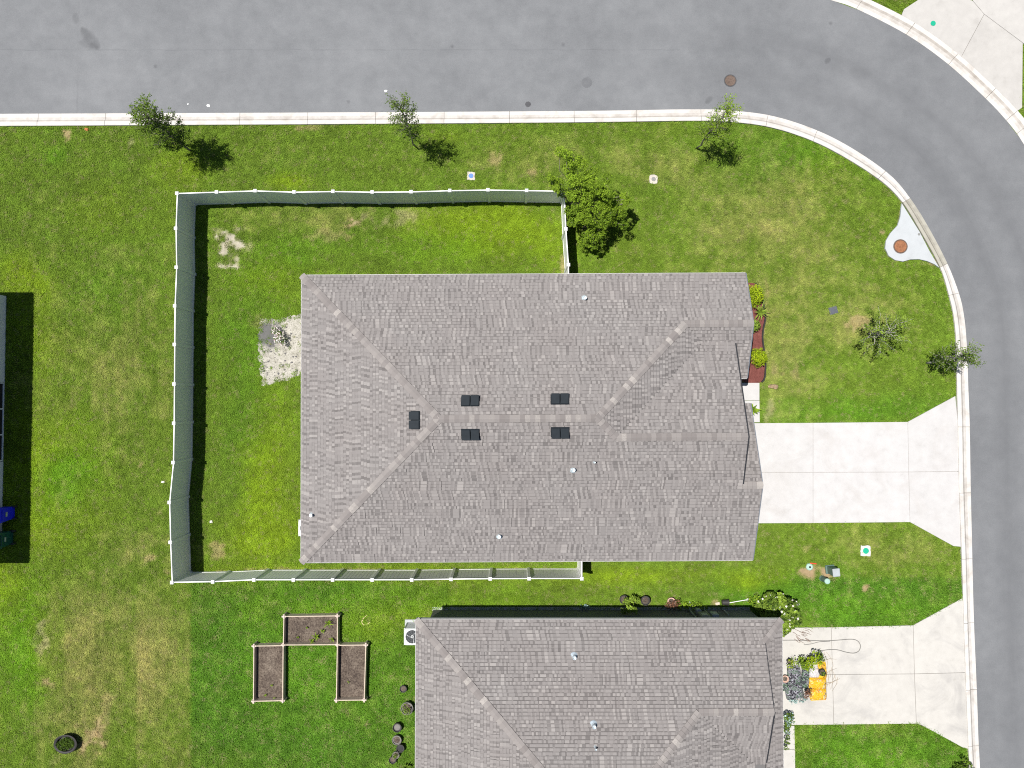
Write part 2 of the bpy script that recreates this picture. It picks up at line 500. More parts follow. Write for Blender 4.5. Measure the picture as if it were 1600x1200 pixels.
M['lawn'] = lawn_mat()
M['blade'] = blade_mat()
M['asphalt'] = asphalt_mat()
M['kerb'] = concrete_mat('kerb_concrete', (0.54, 0.52, 0.495), 0.5, (0.33, 0.29, 0.25), 1.2)
M['old_kerb'] = concrete_mat('old_kerb_concrete', (0.36, 0.345, 0.295), 0.5, (0.24, 0.23, 0.2), 2.0)
M['apron'] = concrete_mat('apron_concrete', (0.42, 0.44, 0.455), 0.15, (0.45, 0.46, 0.46), 1.5)
M['drive'] = concrete_mat('driveway_concrete', (0.475, 0.465, 0.46), 0.4, (0.38, 0.355, 0.335), 0.6)
M['drive_old'] = concrete_mat('weathered_driveway_concrete', (0.46, 0.443, 0.413), 0.6, (0.3, 0.29, 0.28), 0.55)
M['drive_far'] = concrete_mat('far_driveway_concrete', (0.43, 0.415, 0.395), 0.3, (0.34, 0.325, 0.31), 0.6)
M['joint_pale'] = plain('pale_joint', (0.3, 0.28, 0.26), 0.95, 0.3, 12)
M['joint'] = plain('joint_dirt', (0.13, 0.115, 0.1), 0.95, 0.3, 12)
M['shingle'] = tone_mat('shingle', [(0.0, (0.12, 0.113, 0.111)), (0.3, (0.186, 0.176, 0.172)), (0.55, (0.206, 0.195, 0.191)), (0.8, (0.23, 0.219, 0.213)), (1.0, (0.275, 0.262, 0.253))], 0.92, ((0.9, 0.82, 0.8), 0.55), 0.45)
M['cap'] = cap_mat('ridge_cap_shingle')
M['deck'] = plain('roof_underlay', (0.12, 0.115, 0.115), 0.9)
M['fascia'] = plain('slate_fascia', (0.13, 0.145, 0.17), 0.6)
M['rake_shadow'] = plain('painted_rake_shadow', (0.02, 0.021, 0.025), 0.6)  # board colour stands in for the shadow strip beside the rake
M['drip'] = plain('drip_edge', (0.42, 0.42, 0.42), 0.5)
M['soffit'] = plain('soffit', (0.6, 0.6, 0.58), 0.7)
M['wall_main'] = plain('beige_stucco', (0.5, 0.47, 0.42), 0.9, 0.06, 3, 0, 0.5)
M['wall_grey'] = plain('charcoal_stucco', (0.16, 0.163, 0.16), 0.9, 0.08, 3, 0, 0.5)
M['wall_pale'] = plain('pale_stucco', (0.66, 0.68, 0.68), 0.9, 0.05, 3, 0, 0.4)
M['white'] = plain('white_paint', (0.78, 0.78, 0.77), 0.5, 0.04)
M['vinyl'] = plain('white_vinyl', (0.8, 0.8, 0.79), 0.4, 0.03, 2.0, 0, 0.05)
M['glass'] = plain('window_glass', (0.05, 0.06, 0.07), 0.08, 0.1, 1, 0, 0)
M['screen'] = plain('black_screen_mesh', (0.012, 0.012, 0.013), 0.8)
M['vent'] = plain('black_vent_plastic', (0.017, 0.022, 0.027), 0.7, 0.15, spec=0.15)
M['galv'] = plain('galvanised_pipe', (0.55, 0.62, 0.66), 0.35, 0.1, 20, 0.5)
M['rubber'] = plain('black_rubber', (0.02, 0.02, 0.022), 0.7)
M['bark'] = plain('grey_bark', (0.2, 0.175, 0.15), 0.9, 0.35, 20, 0, 0.5)
M['palebark'] = plain('pale_bark', (0.36, 0.34, 0.31), 0.9, 0.25, 20, 0, 0.5)
M['leaf_oak'] = leaf_mat('oak_leaf', (0.045, 0.085, 0.010), (0.14, 0.222, 0.024), 0.35)
M['leaf_fresh'] = leaf_mat('fresh_leaf', (0.065, 0.13, 0.01), (0.25, 0.37, 0.03), 0.38)
M['leaf_lime'] = leaf_mat('lime_leaf', (0.1, 0.2, 0.005), (0.34, 0.43, 0.015), 0.3)
M['leaf_olive'] = leaf_mat('olive_leaf', (0.035, 0.075, 0.01), (0.22, 0.32, 0.04), 0.25)
M['leaf_red'] = leaf_mat('reddish_leaf', (0.08, 0.035, 0.025), (0.24, 0.12, 0.07), 0.2)
M['leaf_bluish'] = leaf_mat('bluish_leaf', (0.06, 0.12, 0.09), (0.3, 0.42, 0.4), 0.2)
M['flower_white'] = leaf_mat('white_petal', (0.55, 0.5, 0.48), (0.8, 0.76, 0.72), 0.2)
M['flower_pink'] = leaf_mat('pink_petal', (0.5, 0.2, 0.36), (0.75, 0.5, 0.6), 0.2)
M['mulch'] = speckle_mat('red_brown_mulch', [(0.3, (0.07, 0.022, 0.018)), (0.5, (0.15, 0.05, 0.042)), (0.7, (0.23, 0.09, 0.075))], 34)
M['soil'] = speckle_mat('garden_soil', [(0.34, (0.03, 0.022, 0.02)), (0.47, (0.085, 0.065, 0.052)), (0.56, (0.14, 0.112, 0.088)), (0.66, (0.24, 0.2, 0.16)), (0.74, (0.4, 0.36, 0.31))], 14)
M['baresoil'] = speckle_mat('bare_sandy_soil', [(0.3, (0.26, 0.19, 0.12)), (0.5, (0.4, 0.3, 0.2)), (0.7, (0.5, 0.4, 0.28))], 15)
M['sand'] = sand_mat()
M['edging'] = plain('black_edging', (0.02, 0.018, 0.017), 0.7)
M['timber'] = plain('weathered_timber', (0.5, 0.42, 0.33), 0.85, 0.2, 9, 0, 0.4)
M['bracket'] = plain('corner_block', (0.52, 0.43, 0.37), 0.8, 0.15)
M['iron'] = speckle_mat('rusted_iron', [(0.3, (0.12, 0.05, 0.025)), (0.5, (0.27, 0.12, 0.06)), (0.7, (0.36, 0.17, 0.09))], 12, 0.8, 0.4, 0.01)
M['iron_grey'] = speckle_mat('worn_iron', [(0.3, (0.07, 0.052, 0.043)), (0.5, (0.125, 0.09, 0.072)), (0.7, (0.17, 0.13, 0.11))], 12, 0.7, 0.4, 0.01)
M['patch'] = speckle_mat('asphalt_patch', [(0.3, (0.1, 0.103, 0.11)), (0.7, (0.16, 0.164, 0.172))], 40, 0.9, 0.4, 0.006)
M['patch_dark'] = speckle_mat('dark_asphalt_patch', [(0.3, (0.055, 0.056, 0.06)), (0.7, (0.1, 0.1, 0.105))], 40, 0.9, 0.4, 0.006)
M['pad'] = concrete_mat('meter_pad_concrete', (0.5, 0.46, 0.41), 0.5, (0.33, 0.29, 0.25), 6)
M['pad_new'] = concrete_mat('new_pad_concrete', (0.58, 0.56, 0.545), 0.1, (0.6, 0.58, 0.56), 6)
M['blue_lid'] = plain('blue_lid', (0.07, 0.17, 0.5), 0.5)
M['grey_lid'] = plain('grey_lid', (0.2, 0.2, 0.19), 0.6)
M['green_lid'] = plain('green_lid', (0.01, 0.33, 0.2), 0.5)
M['valve'] = plain('dark_valve_box', (0.075, 0.082, 0.1), 0.6, 0.2)
M['util_green'] = plain('utility_green', (0.09, 0.15, 0.125), 0.55)
M['util_pale'] = plain('pale_green_cap', (0.3, 0.44, 0.38), 0.5)
M['util_top'] = plain('pale_grey_top', (0.33, 0.36, 0.37), 0.5)
M['red'] = plain('red_plastic', (0.6, 0.06, 0.03), 0.5)
M['bin_blue'] = plain('blue_bin_plastic', (0.012, 0.018, 0.75), 0.45, 0.05, 3, 0, 0.02)
M['bin_green'] = plain('dark_green_bin_plastic', (0.012, 0.075, 0.065), 0.45, 0.1, 3, 0, 0.02)
M['ac'] = plain('pale_ac_metal', (0.6, 0.62, 0.62), 0.5, 0.06)
M['ac_dark'] = plain('dark_ac_grille', (0.045, 0.05, 0.055), 0.6)
M['pot'] = plain('black_pot', (0.03, 0.028, 0.027), 0.6)
M['pot_grey'] = plain('grey_pot', (0.16, 0.15, 0.14), 0.8, 0.25, 14)
M['pot_pink'] = plain('terracotta_pot', (0.5, 0.33, 0.26), 0.8)
M['rock'] = plain('tan_rock', (0.28, 0.2, 0.12), 0.9, 0.35, 14, 0, 0.6)
M['white_rock'] = plain('white_rock', (0.62, 0.6, 0.55), 0.9, 0.15, 14, 0, 0.5)
M['brickish'] = plain('orange_clay', (0.42, 0.16, 0.05), 0.9, 0.3, 20)
M['cord'] = plain('grey_cord', (0.16, 0.155, 0.145), 0.7)
M['twig'] = plain('dry_twig', (0.36, 0.3, 0.23), 0.9, 0.3, 20)
M['straw'] = plain('straw_strip', (0.55, 0.45, 0.25), 0.9, 0.2, 20)
M['bag_dark'] = bag_mat('dark_printed_bag', [(0.0, (0.012, 0.012, 0.016)), (0.46, (0.025, 0.022, 0.03)), (0.49, (0.5, 0.5, 0.55)), (0.53, (0.09, 0.07, 0.11)), (0.58, (0.05, 0.12, 0.05)), (0.66, (0.2, 0.2, 0.22)), (0.72, (0.02, 0.02, 0.025))], (5, 7, 4))
M['bag_dark2'] = bag_mat('dark_leafy_bag', [(0.0, (0.015, 0.015, 0.02)), (0.45, (0.04, 0.04, 0.05)), (0.5, (0.06, 0.16, 0.05)), (0.56, (0.3, 0.3, 0.33)), (0.62, (0.03, 0.03, 0.04))], (4, 9, 4))
M['bag_yellow'] = bag_mat('yellow_printed_bag', [(0.0, (0.5, 0.2, 0.01)), (0.38, (0.62, 0.33, 0.01)), (0.5, (0.68, 0.48, 0.01)), (0.56, (0.6, 0.14, 0.03)), (0.6, (0.68, 0.5, 0.02)), (0.66, (0.62, 0.55, 0.35)), (0.72, (0.12, 0.06, 0.02))], (6, 6, 4))
M['bag_orange'] = bag_mat('orange_printed_bag', [(0.0, (0.8, 0.36, 0.01)), (0.5, (0.8, 0.5, 0.02)), (0.58, (0.15, 0.06, 0.02)), (0.66, (0.75, 0.4, 0.02))], (6, 6, 4))
M['bag_white'] = bag_mat('white_bag', [(0.0, (0.5, 0.46, 0.47)), (0.6, (0.56, 0.54, 0.54)), (0.75, (0.7, 0.5, 0.3))], (5, 5, 4))

# ------------------------------------------------------------------ kerb lines (measured on the photograph, laid on the ground)
INNER = [((-400, 180), (-400, 200.5)), ((0, 178), (0, 198)), ((530, 175.7), (530, 195)), ((900, 173.5), (900, 192.3)), ((1070, 171), (1070, 190)),
         ((1137, 172.5), (1137, 191.5)), ((1208, 181.5), (1203, 200)), ((1277, 204), (1269, 221.5)), ((1335, 234), (1324, 250)), ((1390, 273), (1377, 285)),
         ((1422, 310), (1409, 317.5)), ((1451, 356), (1437, 363)), ((1480, 411.7), (1467, 418)), ((1498, 458), (1481, 462)), ((1505.5, 490), (1488, 493)),
         ((1510, 533), (1492, 533)), ((1512.7, 607), (1493.5, 607)), ((1515, 667), (1495, 667)), ((1516.7, 770), (1497, 770)), ((1519, 873), (1501, 873)),
         ((1521.7, 973), (1504, 973)), ((1526, 1077), (1507.5, 1077)), ((1529, 1165), (1511, 1165)), ((1531, 1200), (1513, 1200)), ((1546, 1500), (1528, 1500))]
OUTER = [((-400, -38), (-400, -58)), ((600, -45), (600, -65)), ((1000, -46), (1000, -66)), ((1120, -40), (1123, -60)), ((1230, -20), (1237, -39)), ((1300, 1), (1310, -18)), ((1338, 14), (1349, -3)),
         ((1416, 54), (1428, 37)), ((1482, 101), (1495, 85)), ((1540, 154), (1554, 139)), ((1572, 188), (1588, 174)), ((1596, 220), (1612, 207)),
         ((1636, 290), (1654, 281)), ((1668, 380), (1687, 374)), ((1690, 500), (1710, 497)), ((1704, 700), (1724, 700)), ((1716, 950), (1736, 950)), ((1745, 1500), (1765, 1500))]
def kerb_line(pairs):
    a = catmull([(*P2(*o), *P2(*i)) for o, i in pairs], 8)
    return [Vector((q[0], q[1], 0)) for q in a], [Vector((q[2], q[3], 0)) for q in a]
KI_road, KI_lawn = kerb_line(INNER)
KO_road, KO_lawn = kerb_line(OUTER)

def cumlen(pl):
    L = [0.0]
    for a, b in zip(pl, pl[1:]): L.append(L[-1] + (b - a).length)
    return L
def at_len(pl, L, s):
    s = min(max(s, 0), L[-1])
    for i in range(len(L) - 1):
        if s <= L[i + 1]:
            t = (s - L[i]) / max(1e-9, L[i + 1] - L[i])
            return pl[i].lerp(pl[i + 1], t), i + t
    return pl[-1], len(pl) - 1
def at_idx(pl, k):
    i = int(min(k, len(pl) - 2)); return pl[i].lerp(pl[i + 1], k - i)
def nearest_idx(pl, p):
    best = (1e9, 0)
    for i in range(len(pl) - 1):
        a, b = pl[i], pl[i + 1]; d = b - a
        t = max(0, min(1, (p - a).dot(d) / d.length_squared))
        q = (a + d * t - p).length
        if q < best[0]: best = (q, i + t)
    return best[1]

# ------------------------------------------------------------------ lawn colour: what grass grows where
LUSH = [  # px, py, rx, ry, weight: thick dark green turf
    (480, 1060, 190, 130, 1.0), (620, 950, 320, 38, .25), (1330, 940, 190, 45, .9), (1370, 1200, 160, 62, 1.0), (1180, 920, 90, 25, .5), (1340, 640, 170, 26, .6),
    (1240, 260, 130, 50, .45), (40, 1080, 70, 110, .35), (370, 600, 30, 200, .3), (830, 370, 40, 60, .3), (560, 350, 60, 40, .2), (1250, 540, 40, 60, .3)]
YEL = [(20, 470, 40, 60, .6), (30, 700, 45, 120, .6), (60, 1000, 40, 90, .5), (790, 350, 90, 30, .7), (860, 400, 30, 30, .5), (420, 760, 50, 80, .6), (1290, 270, 60, 40, .3), (1000, 900, 120, 14, .6), (180, 330, 60, 50, .35), (700, 215, 40, 14, .4), (730, 370, 140, 45, .8), (100, 720, 60, 60, .8), (40, 540, 50, 40, .4), (100, 800, 80, 60, .7), (400, 840, 80, 50, .8), (440, 660, 40, 140, .5), (280, 260, 35, 30, .8), (455, 285, 30, 14, .8), (600, 895, 300, 12, .8),
       (640, 960, 200, 40, .6), (10, 900, 30, 90, .8), (420, 440, 70, 30, .5), (1180, 905, 60, 20, .7), (30, 820, 40, 30, .6), (50, 430, 40, 40, .6)]
DRY = [(1180, 420, 190, 170, .42), (1230, 560, 60, 90, .35), (1360, 500, 90, 60, .35), (200, 1050, 75, 170, .25), (160, 960, 110, 60, .2), (520, 345, 140, 40, .65), (900, 255, 330, 45, .45), (430, 245, 90, 40, .3), (1200, 330, 120, 60, .3),
       (200, 560, 70, 130, .35), (215, 860, 60, 40, .35), (95, 300, 80, 60, .3), (1400, 860, 90, 40, .45), (345, 850, 30, 40, .3), (90, 1130, 70, 60, .3), (1130, 880, 60, 12, .4)]
BARE = [(362, 383, 24, 27, .95, 0), (550, 352, 12, 9, .9, 1), (107, 208, 6, 9, .8, 1), (775, 246, 9, 8, .5, 1), (828, 270, 9, 6, .55, 1), (1309, 328, 7, 5, .8, 1), (1283, 894, 26, 17, 1.0, 1),
        (1353, 916, 6, 7, .9, 1), (140, 1150, 20, 26, .75, 1), (78, 1066, 10, 6, .7, 1), (250, 800, 8, 5, .5, 1), (240, 875, 10, 5, .5, 1), (335, 860, 14, 12, .55, 1), (480, 200, 18, 4, .5, 1), (206, 228, 6, 10, .35, 0),
        (520, 372, 30, 10, .35, 1), (600, 345, 40, 14, .35, 0), (400, 500, 12, 10, .3, 1), (1345, 505, 18, 12, .6, 1), (1220, 575, 10, 10, .35, 1), (1246, 580, 8, 12, .35, 1), (1380, 365, 5, 4, .8, 1), (1196, 500, 3, 60, .4, 1), (1500, 893, 3, 10, .6, 1),
        (1408, 338, 4, 22, .6, 1), (1455, 416, 16, 4, .7, 1), (219, 724, 4, 6, .6, 1), (70, 990, 12, 24, .35, 0), (880, 385, 3, 50, .6, 1), (345, 893, 30, 3, .7, 1), (1120, 943, 8, 5, .6, 1), (1014, 940, 6, 7, .7, 1), (85, 1200, 6, 30, .2, 0), (165, 1110, 8, 20, .3, 1), (170, 1090, 12, 4, .35, 1), (1262, 855, 8, 5, .4, 1),
        (560, 892, 300, 3, .55, 1), (1200, 640, 8, 16, .35, 0)]
LAWN_GAIN = np.array([1.66, 1.7, 1.6])
FRESH = [(115, 745, 50, 60, .9), (40, 1010, 40, 110, .7), (95, 240, 20, 14, .6), (390, 560, 60, 130, .4), (470, 1050, 150, 100, .35), (180, 440, 60, 60, .35), (1310, 950, 140, 30, .4), (1370, 1180, 120, 40, .4), (460, 400, 60, 40, .4), (660, 390, 120, 30, .4), (1300, 640, 120, 20, .4), (1250, 250, 90, 40, .35), (640, 940, 200, 20, .3)]
def lawn_field(x, y):
    px, py = to_px(x, y)
    wx = (fbm(x, y, 2.2, 91) - .5) * 70; wy = (fbm(x, y, 2.2, 57) - .5) * 70
    def field(lst):
        s = np.zeros_like(x)
        for (a, b, rx, ry, wt) in lst:
            s += wt * np.exp(-((((px + wx * min(1, rx / 60) - a) / rx) ** 2 + ((py + wy * min(1, ry / 60) - b) / ry) ** 2)) * 1.1)
        return s
    n_big = fbm(x, y, 4.0, 3); n_mid = fbm(x, y, 1.1, 21); n_sm = fbm(x, y, 0.35, 41, 3)
    streak = vnoise(x, y * 0.12, 0.28, 5) * (px < 320) * (py > 380) + vnoise(x * 0.12, y, 0.3, 6) * (px > 1180) * 0.5
    lush = field(LUSH) + (n_mid - .5) * .5
    # the tidy mowing line of the neighbour's yard
    cut = ((px > 300) & (py > 908) & (px < 700)).astype(float)
    lush = np.where((px < 299) & (py > 905), lush * 0.25, lush) + cut * 0.45
    cut2 = (py > 902 + 8 * (n_mid - .5)) & (px > 1270)
    lush = lush + cut2 * 0.35
    yel = field(YEL) * (0.5 + n_mid) + (n_big - .55) * .5
    dry = field(DRY) * (0.35 + 1.2 * n_mid) + (n_big - .6) * .6 + (streak - .5) * .34
    dry = np.where(cut > 0, dry * 0.15, dry); dry = np.where(cut2 & (py > 902), dry * 0.35, dry)
    # mower passes of the lower left yard
    pw = px + (n_mid - .5) * 10
    band = np.interp(pw, [0, 55, 62, 98, 104, 160, 168, 212, 218, 262, 268, 299, 301], [-.1, -.1, .12, .12, .28, .28, .02, .02, .38, .38, .3, .3, 0]) * np.clip((py - 880) / 90, 0, 1) * (0.6 + .8 * n_big)
    dry = dry + band * (px < 300)
    dry = dry + (n_sm - .5) * .7
    mid = np.array([.088, .138, .016]); dark = np.array([.05, .115, .010]); yl = np.array([.125, .182, .009]); dr = np.array([.205, .185, .075])
    lu = np.clip(lush * 1.2, 0, 1)[:, None]; ye = np.clip(yel * 1.25, 0, 1)[:, None]; d = np.clip(dry * 0.95, 0, .85)[:, None]
    c = mid * (1 - lu) + dark * lu
    c = c * (1 - ye * .85) + yl * ye * .85
    fr = np.clip(field(FRESH) * (.5 + n_mid), 0, .8)[:, None]
    c = c * (1 - fr) + np.array([.075, .17, .008]) * fr
    c = c * (1 - d) + dr * d
    c = c * (0.78 + 0.44 * n_sm)[:, None] * (0.86 + 0.28 * n_mid)[:, None]
    c = c * LAWN_GAIN
    bare = np.zeros_like(x); sandy = np.zeros_like(x)
    for (a, b, rx, ry, wt, k) in BARE:
        q = ((px + wx * .25 - a) / rx) ** 2 + ((py + wy * .25 - b) / ry) ** 2
        v = wt * np.clip(1.15 - q + (n_sm - .5) * 5.5, 0, 1) * (q < 2.6)
        if k == 0: sandy = np.maximum(sandy, v)
        bare = np.maximum(bare, v)
    soilc = np.array([.36, .27, .165]); sandc = np.array([.5, .465, .41])
    sc_ = soilc * (1 - np.clip(sandy, 0, 1)[:, None]) + sandc * np.clip(sandy, 0, 1)[:, None]
    sc_ = sc_ * (0.7 + 0.6 * n_sm)[:, None]
    c = c * (1 - bare[:, None]) + sc_ * bare[:, None]
    return c, bare

# ------------------------------------------------------------------ ground: one sheet to the horizon, fine where the camera looks
def axis(a, b, step):
    c = np.arange(a, b + step / 2, step)
    o = [3, 8, 20, 60, 200, 700, 2000]
    return np.concatenate([[a - k for k in o[::-1]], c, [b + k for k in o]])
gx = axis(-29, 29, 0.16); gy = axis(-22, 24, 0.16)
X, Y = np.meshgrid(gx, gy)
xf, yf = X.ravel(), Y.ravel()
cf, _ = lawn_field(xf, yf)
far_ = (np.abs(xf) > 29.01) | (yf < -22.01) | (yf > 24.01)
cf[far_] = np.array([.1, .135, .025])
me = bpy.data.meshes.new('ground')
nx, ny = len(gx), len(gy)
vco = np.stack([xf, yf, np.zeros_like(xf)], 1).astype(np.float32)
ii = np.arange(nx * ny).reshape(ny, nx)
q = np.stack([ii[:-1, :-1], ii[:-1, 1:], ii[1:, 1:], ii[1:, :-1]], -1).reshape(-1, 4)
me.vertices.add(nx * ny); me.vertices.foreach_set('co', vco.ravel())
me.loops.add(q.size); me.loops.foreach_set('vertex_index', q.ravel().astype(np.int32))
me.polygons.add(len(q)); me.polygons.foreach_set('loop_start', np.arange(0, q.size, 4, dtype=np.int32))
at = me.attributes.new('col', 'FLOAT_COLOR', 'POINT')
at.data.foreach_set('color', np.concatenate([cf * 0.8, np.ones((len(cf), 1))], 1).astype(np.float32).ravel())
me.materials.append(M['lawn']); me.update(); me.validate()
struct(link('ground', me))

# ------------------------------------------------------------------ road
def build_road():
    n = 420
    Li, Lo = cumlen(KI_road), cumlen(KO_road)
    vs, uvs, fs = [], [], []
    m = 12
    for i in range(n + 1):
        a, _ = at_len(KI_road, Li, Li[-1] * i / n)
        k = nearest_idx(KO_road, a)
        b = at_idx(KO_road, k)
        for j in range(m + 1):
            p = a.lerp(b, j / m)
            vs.append((p.x, p.y, 0.006)); uvs.append((Li[-1] * i / n, (b - a).length * j / m))
    for i in range(n):
        for j in range(m):
            fs.append((i * (m + 1) + j, (i + 1) * (m + 1) + j, (i + 1) * (m + 1) + j + 1, i * (m + 1) + j + 1))
    me = bpy.data.meshes.new('road'); me.from_pydata(vs, [], fs)
    uv = me.uv_layers.new(name='UVMap')
    for l in me.loops: uv.data[l.index].uv = uvs[l.vertex_index]
    me.materials.append(M['asphalt']); me.update()
    o = struct(link('road', me))
    if me.polygons[0].normal.z < 0: me.flip_normals()
    return o
road = build_road()
mb = MB()
ROADBED = MB()

# kerbs: rolled concrete kerb cast in lengths with open joints
PROF = [(0.0, -0.05), (0.0, 0.012), (0.30, 0.016), (0.52, 0.03), (0.66, 0.085), (0.72, 0.098), (0.97, 0.10), (1.0, 0.09), (1.0, -0.05)]
def kerb(name, rd, lw, joints_px, special=None):
    root = struct(bpy.data.objects.new(name, None)); COL.objects.link(root)
    ks = sorted(nearest_idx(rd, P(*j)) for j in joints_px)
    ks = [0.0] + ks + [len(rd) - 1.001]
    for s, (k0, k1) in enumerate(zip(ks, ks[1:])):
        if k1 - k0 < 0.05: continue
        L = sum((at_idx(rd, k0 + (k1 - k0) * (i + 1) / 8) - at_idx(rd, k0 + (k1 - k0) * i / 8)).length for i in range(8))
        g = 0.009 / max(L, .1) * (k1 - k0)
        c = max(4, int(L / 0.35))
        b = MB()
        rings = []
        dz = random.uniform(-.003, .003)
        for i in range(c + 1):
            k = k0 + g + (k1 - k0 - 2 * g) * i / c
            a, e = at_idx(rd, k), at_idx(lw, k)
            rings.append([(a.lerp(e, t).x, a.lerp(e, t).y, z + (dz if 0 < z else 0)) for t, z in PROF])
        n = len(PROF)
        vs = [p for r_ in rings for p in r_]
        fs = [(i * n + j, (i + 1) * n + j, (i + 1) * n + (j + 1), i * n + j + 1) for i in range(c) for j in range(n - 1)]
        fs += [tuple(range(n)), tuple(c * n + j for j in range(n - 1, -1, -1))]
        b.add(vs, fs)
        nf = c * (n - 1)
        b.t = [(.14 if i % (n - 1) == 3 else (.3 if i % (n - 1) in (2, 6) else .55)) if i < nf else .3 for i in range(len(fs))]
        mid = (k0 + k1) / 2
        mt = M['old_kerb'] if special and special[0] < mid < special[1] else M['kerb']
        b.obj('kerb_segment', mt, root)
    # dirt in the joints
    b = MB()
    for k in ks[1:-1]:
        a, e = at_idx(rd, k), at_idx(lw, k)
        t = (at_idx(rd, min(k + .3, len(rd) - 1.01)) - at_idx(rd, k - .3)).normalized() * 0.012
        a2, e2 = a.lerp(e, 0.02), a.lerp(e, 0.98); mm = a.lerp(e, 0.5)
        for (p, q_, z0, z1) in ((a2, mm, 0.004, 0.012), (mm, a.lerp(e, .7), .012, .07), (a.lerp(e, .7), e2, .07, .085)):
            b.face([(p.x - t.x, p.y - t.y, z0), (p.x + t.x, p.y + t.y, z0), (q_.x + t.x, q_.y + t.y, z1), (q_.x - t.x, q_.y - t.y, z1)])
    b.obj('joint_filler', M['joint'], root)
    return root
ji = [(-150, 178), (-45, 178), (60, 178), (165, 178), (270, 177), (375, 177), (481, 176), (587, 176), (694, 175), (796, 174), (897, 173.5), (994, 172.5), (1095, 171.5), (1200, 180), (1277, 204), (1383, 268), (1422, 310),
      (1480, 411.7), (1498, 458), (1511, 560), (1515, 667), (1516.7, 770), (1519, 873), (1521.7, 973), (1526, 1077), (1529, 1165), (1535, 1270), (1540, 1380)]
ka, kb = nearest_idx(KI_road, P(1422, 310)), nearest_idx(KI_road, P(1480, 411.7))
kerb('kerb_of_the_corner_lot', KI_road, KI_lawn, ji, (ka, kb)).name = 'inner_kerb'
kerb('outer_kerb', KO_road, KO_lawn, [(1230, -20), (1338, 14), (1416, 54), (1482, 101), (1540, 154), (1572, 188), (1589, 209), (1640, 300), (1672, 395)])

# road ironwork and patches
def disc(name, px, py, r, z, mat, label, cat, rim=None, parent=None, h=0.012):
    c = P(px, py, z)
    if parent is None:
        root = thing(name, label, cat, (c.x, c.y, z))
    else: root = parent
    b = MB(); b.lathe((c.x, c.y, z), [(r * .93, 0), (r * .93, h), (r * .86, h), (r * .84, h * .6), (r * .3, h * .6), (r * .28, h), (0.001, h)], 28)
    for k in range(8):
        a = k * math.pi / 4
        b.box((c.x + r * .56 * math.cos(a), c.y + r * .56 * math.sin(a), z + h * .7), (r * .4, r * .06, h * .6), a)
    b.obj('cover', mat, root)
    if rim:
        b = MB(); b.lathe((c.x, c.y, z), [(r * 1.12, 0), (r * 1.1, h * .8), (r * .96, h * .8), (r * .95, 0)], 28); b.obj('frame_ring', rim, root)
    return root
disc('manhole', 1141, 126, 0.27, 0.006, M['iron_grey'], 'round rust brown manhole cover set in the grey asphalt road', 'manhole', M['patch_dark'])
def patch(px, py, r, mat, label):
    c = P(px, py, 0.0); b = MB()
    pts = [(c.x + r * (1 + random.uniform(-.06, .06)) * math.cos(a), c.y + r * (1 + random.uniform(-.06, .06)) * math.sin(a)) for a in [k * math.pi / 12 for k in range(24)]]
    b.prism(pts, 0.004, 0.011)
    tag(b.obj('asphalt_patch', mat), label, 'road patch')
patch(917, 129, 0.25, M['patch'], 'faint round grey asphalt patch in the road, larger of two')
patch(825, 163, 0.135, M['patch_dark'], 'small dark round asphalt patch in the road near the kerb')
for (px, py, r, lb) in ((326, 165.5, 0.09, 'larger white paper scrap on the road right of the leftmost tree'), (294, 163, 0.045, 'tiny white paper scrap on the road beside the leftmost tree'), (603, 142.5, 0.075, 'small white paper scrap on the road left of the second street tree')):
    c = P(px, py, 0.0); b = MB()
    b.blob((c.x, c.y, 0.02), (r, r * .75, 0.018), 9, 4, 0.25, int(px))
    tag(b.obj('paper_scrap', M['white']), lb, 'litter', 'scraps lying on the road')

# ------------------------------------------------------------------ concrete slabs
PAVED = []
def slabs(name, polys_px, mat, z=0.05, base_px=None, fill='joint'):
    root = struct(bpy.data.objects.new(name, None)); COL.objects.link(root)
    for i, (pl, m_) in enumerate(polys_px):
        w_ = [P2(x, y, z) for x, y in pl]
        PAVED.append(w_)
        cx = sum(p[0] for p in w_) / len(w_); cy = sum(p[1] for p in w_) / len(w_)
        ins = []
        n = len(w_)
        if sum(a[0] * b[1] - b[0] * a[1] for a, b in zip(w_, w_[1:] + w_[:1])) < 0: w_ = w_[::-1]
        for k in range(n):                                     # half a joint off every side
            a, b_, c = Vector(w_[k - 1]), Vector(w_[k]), Vector(w_[(k + 1) % n])
            d1, d2 = (b_ - a).normalized(), (c - b_).normalized()
            nr = Vector((-d1.y - d2.y, d1.x + d2.x)); nr = nr / max(.3, nr.length) * (2 / max(.6, nr.length))
            ins.append(tuple(b_ + nr * 0.007))
        b = MB(); b.prism(ins, -0.06, z + random.uniform(-.002, .002), bev=0.008)
        b.obj('slab', m_ or mat, root)
    if base_px:
        b = MB(); b.prism([P2(x, y, z) for x, y in base_px], -0.05, z - 0.018); b.obj('joint_filler', M[fill], root)
    return root
slabs('driveway', [
    ([(1160, 661), (1270.5, 660.5), (1270.5, 738), (1160, 738)], None), ([(1270.5, 660.5), (1418.5, 659), (1420, 737.5), (1270.5, 738)], None),
    ([(1418.5, 659), (1493, 618.5), (1497.5, 667), (1498.7, 736.5), (1420, 737.5)], None),
    ([(1160, 738), (1270.5, 738), (1270.5, 817.5), (1160, 818)], None), ([(1270.5, 738), (1420, 737.5), (1422, 816), (1270.5, 817.5)], None),
    ([(1420, 737.5), (1498.7, 736.5), (1499.3, 770), (1501.5, 854.5), (1490, 853.5), (1422, 816)], None)], M['drive'], 0.06,
    [(1161, 662), (1418, 660), (1489, 621), (1495, 690), (1497, 852), (1423, 815), (1161, 817)], 'joint_pale')
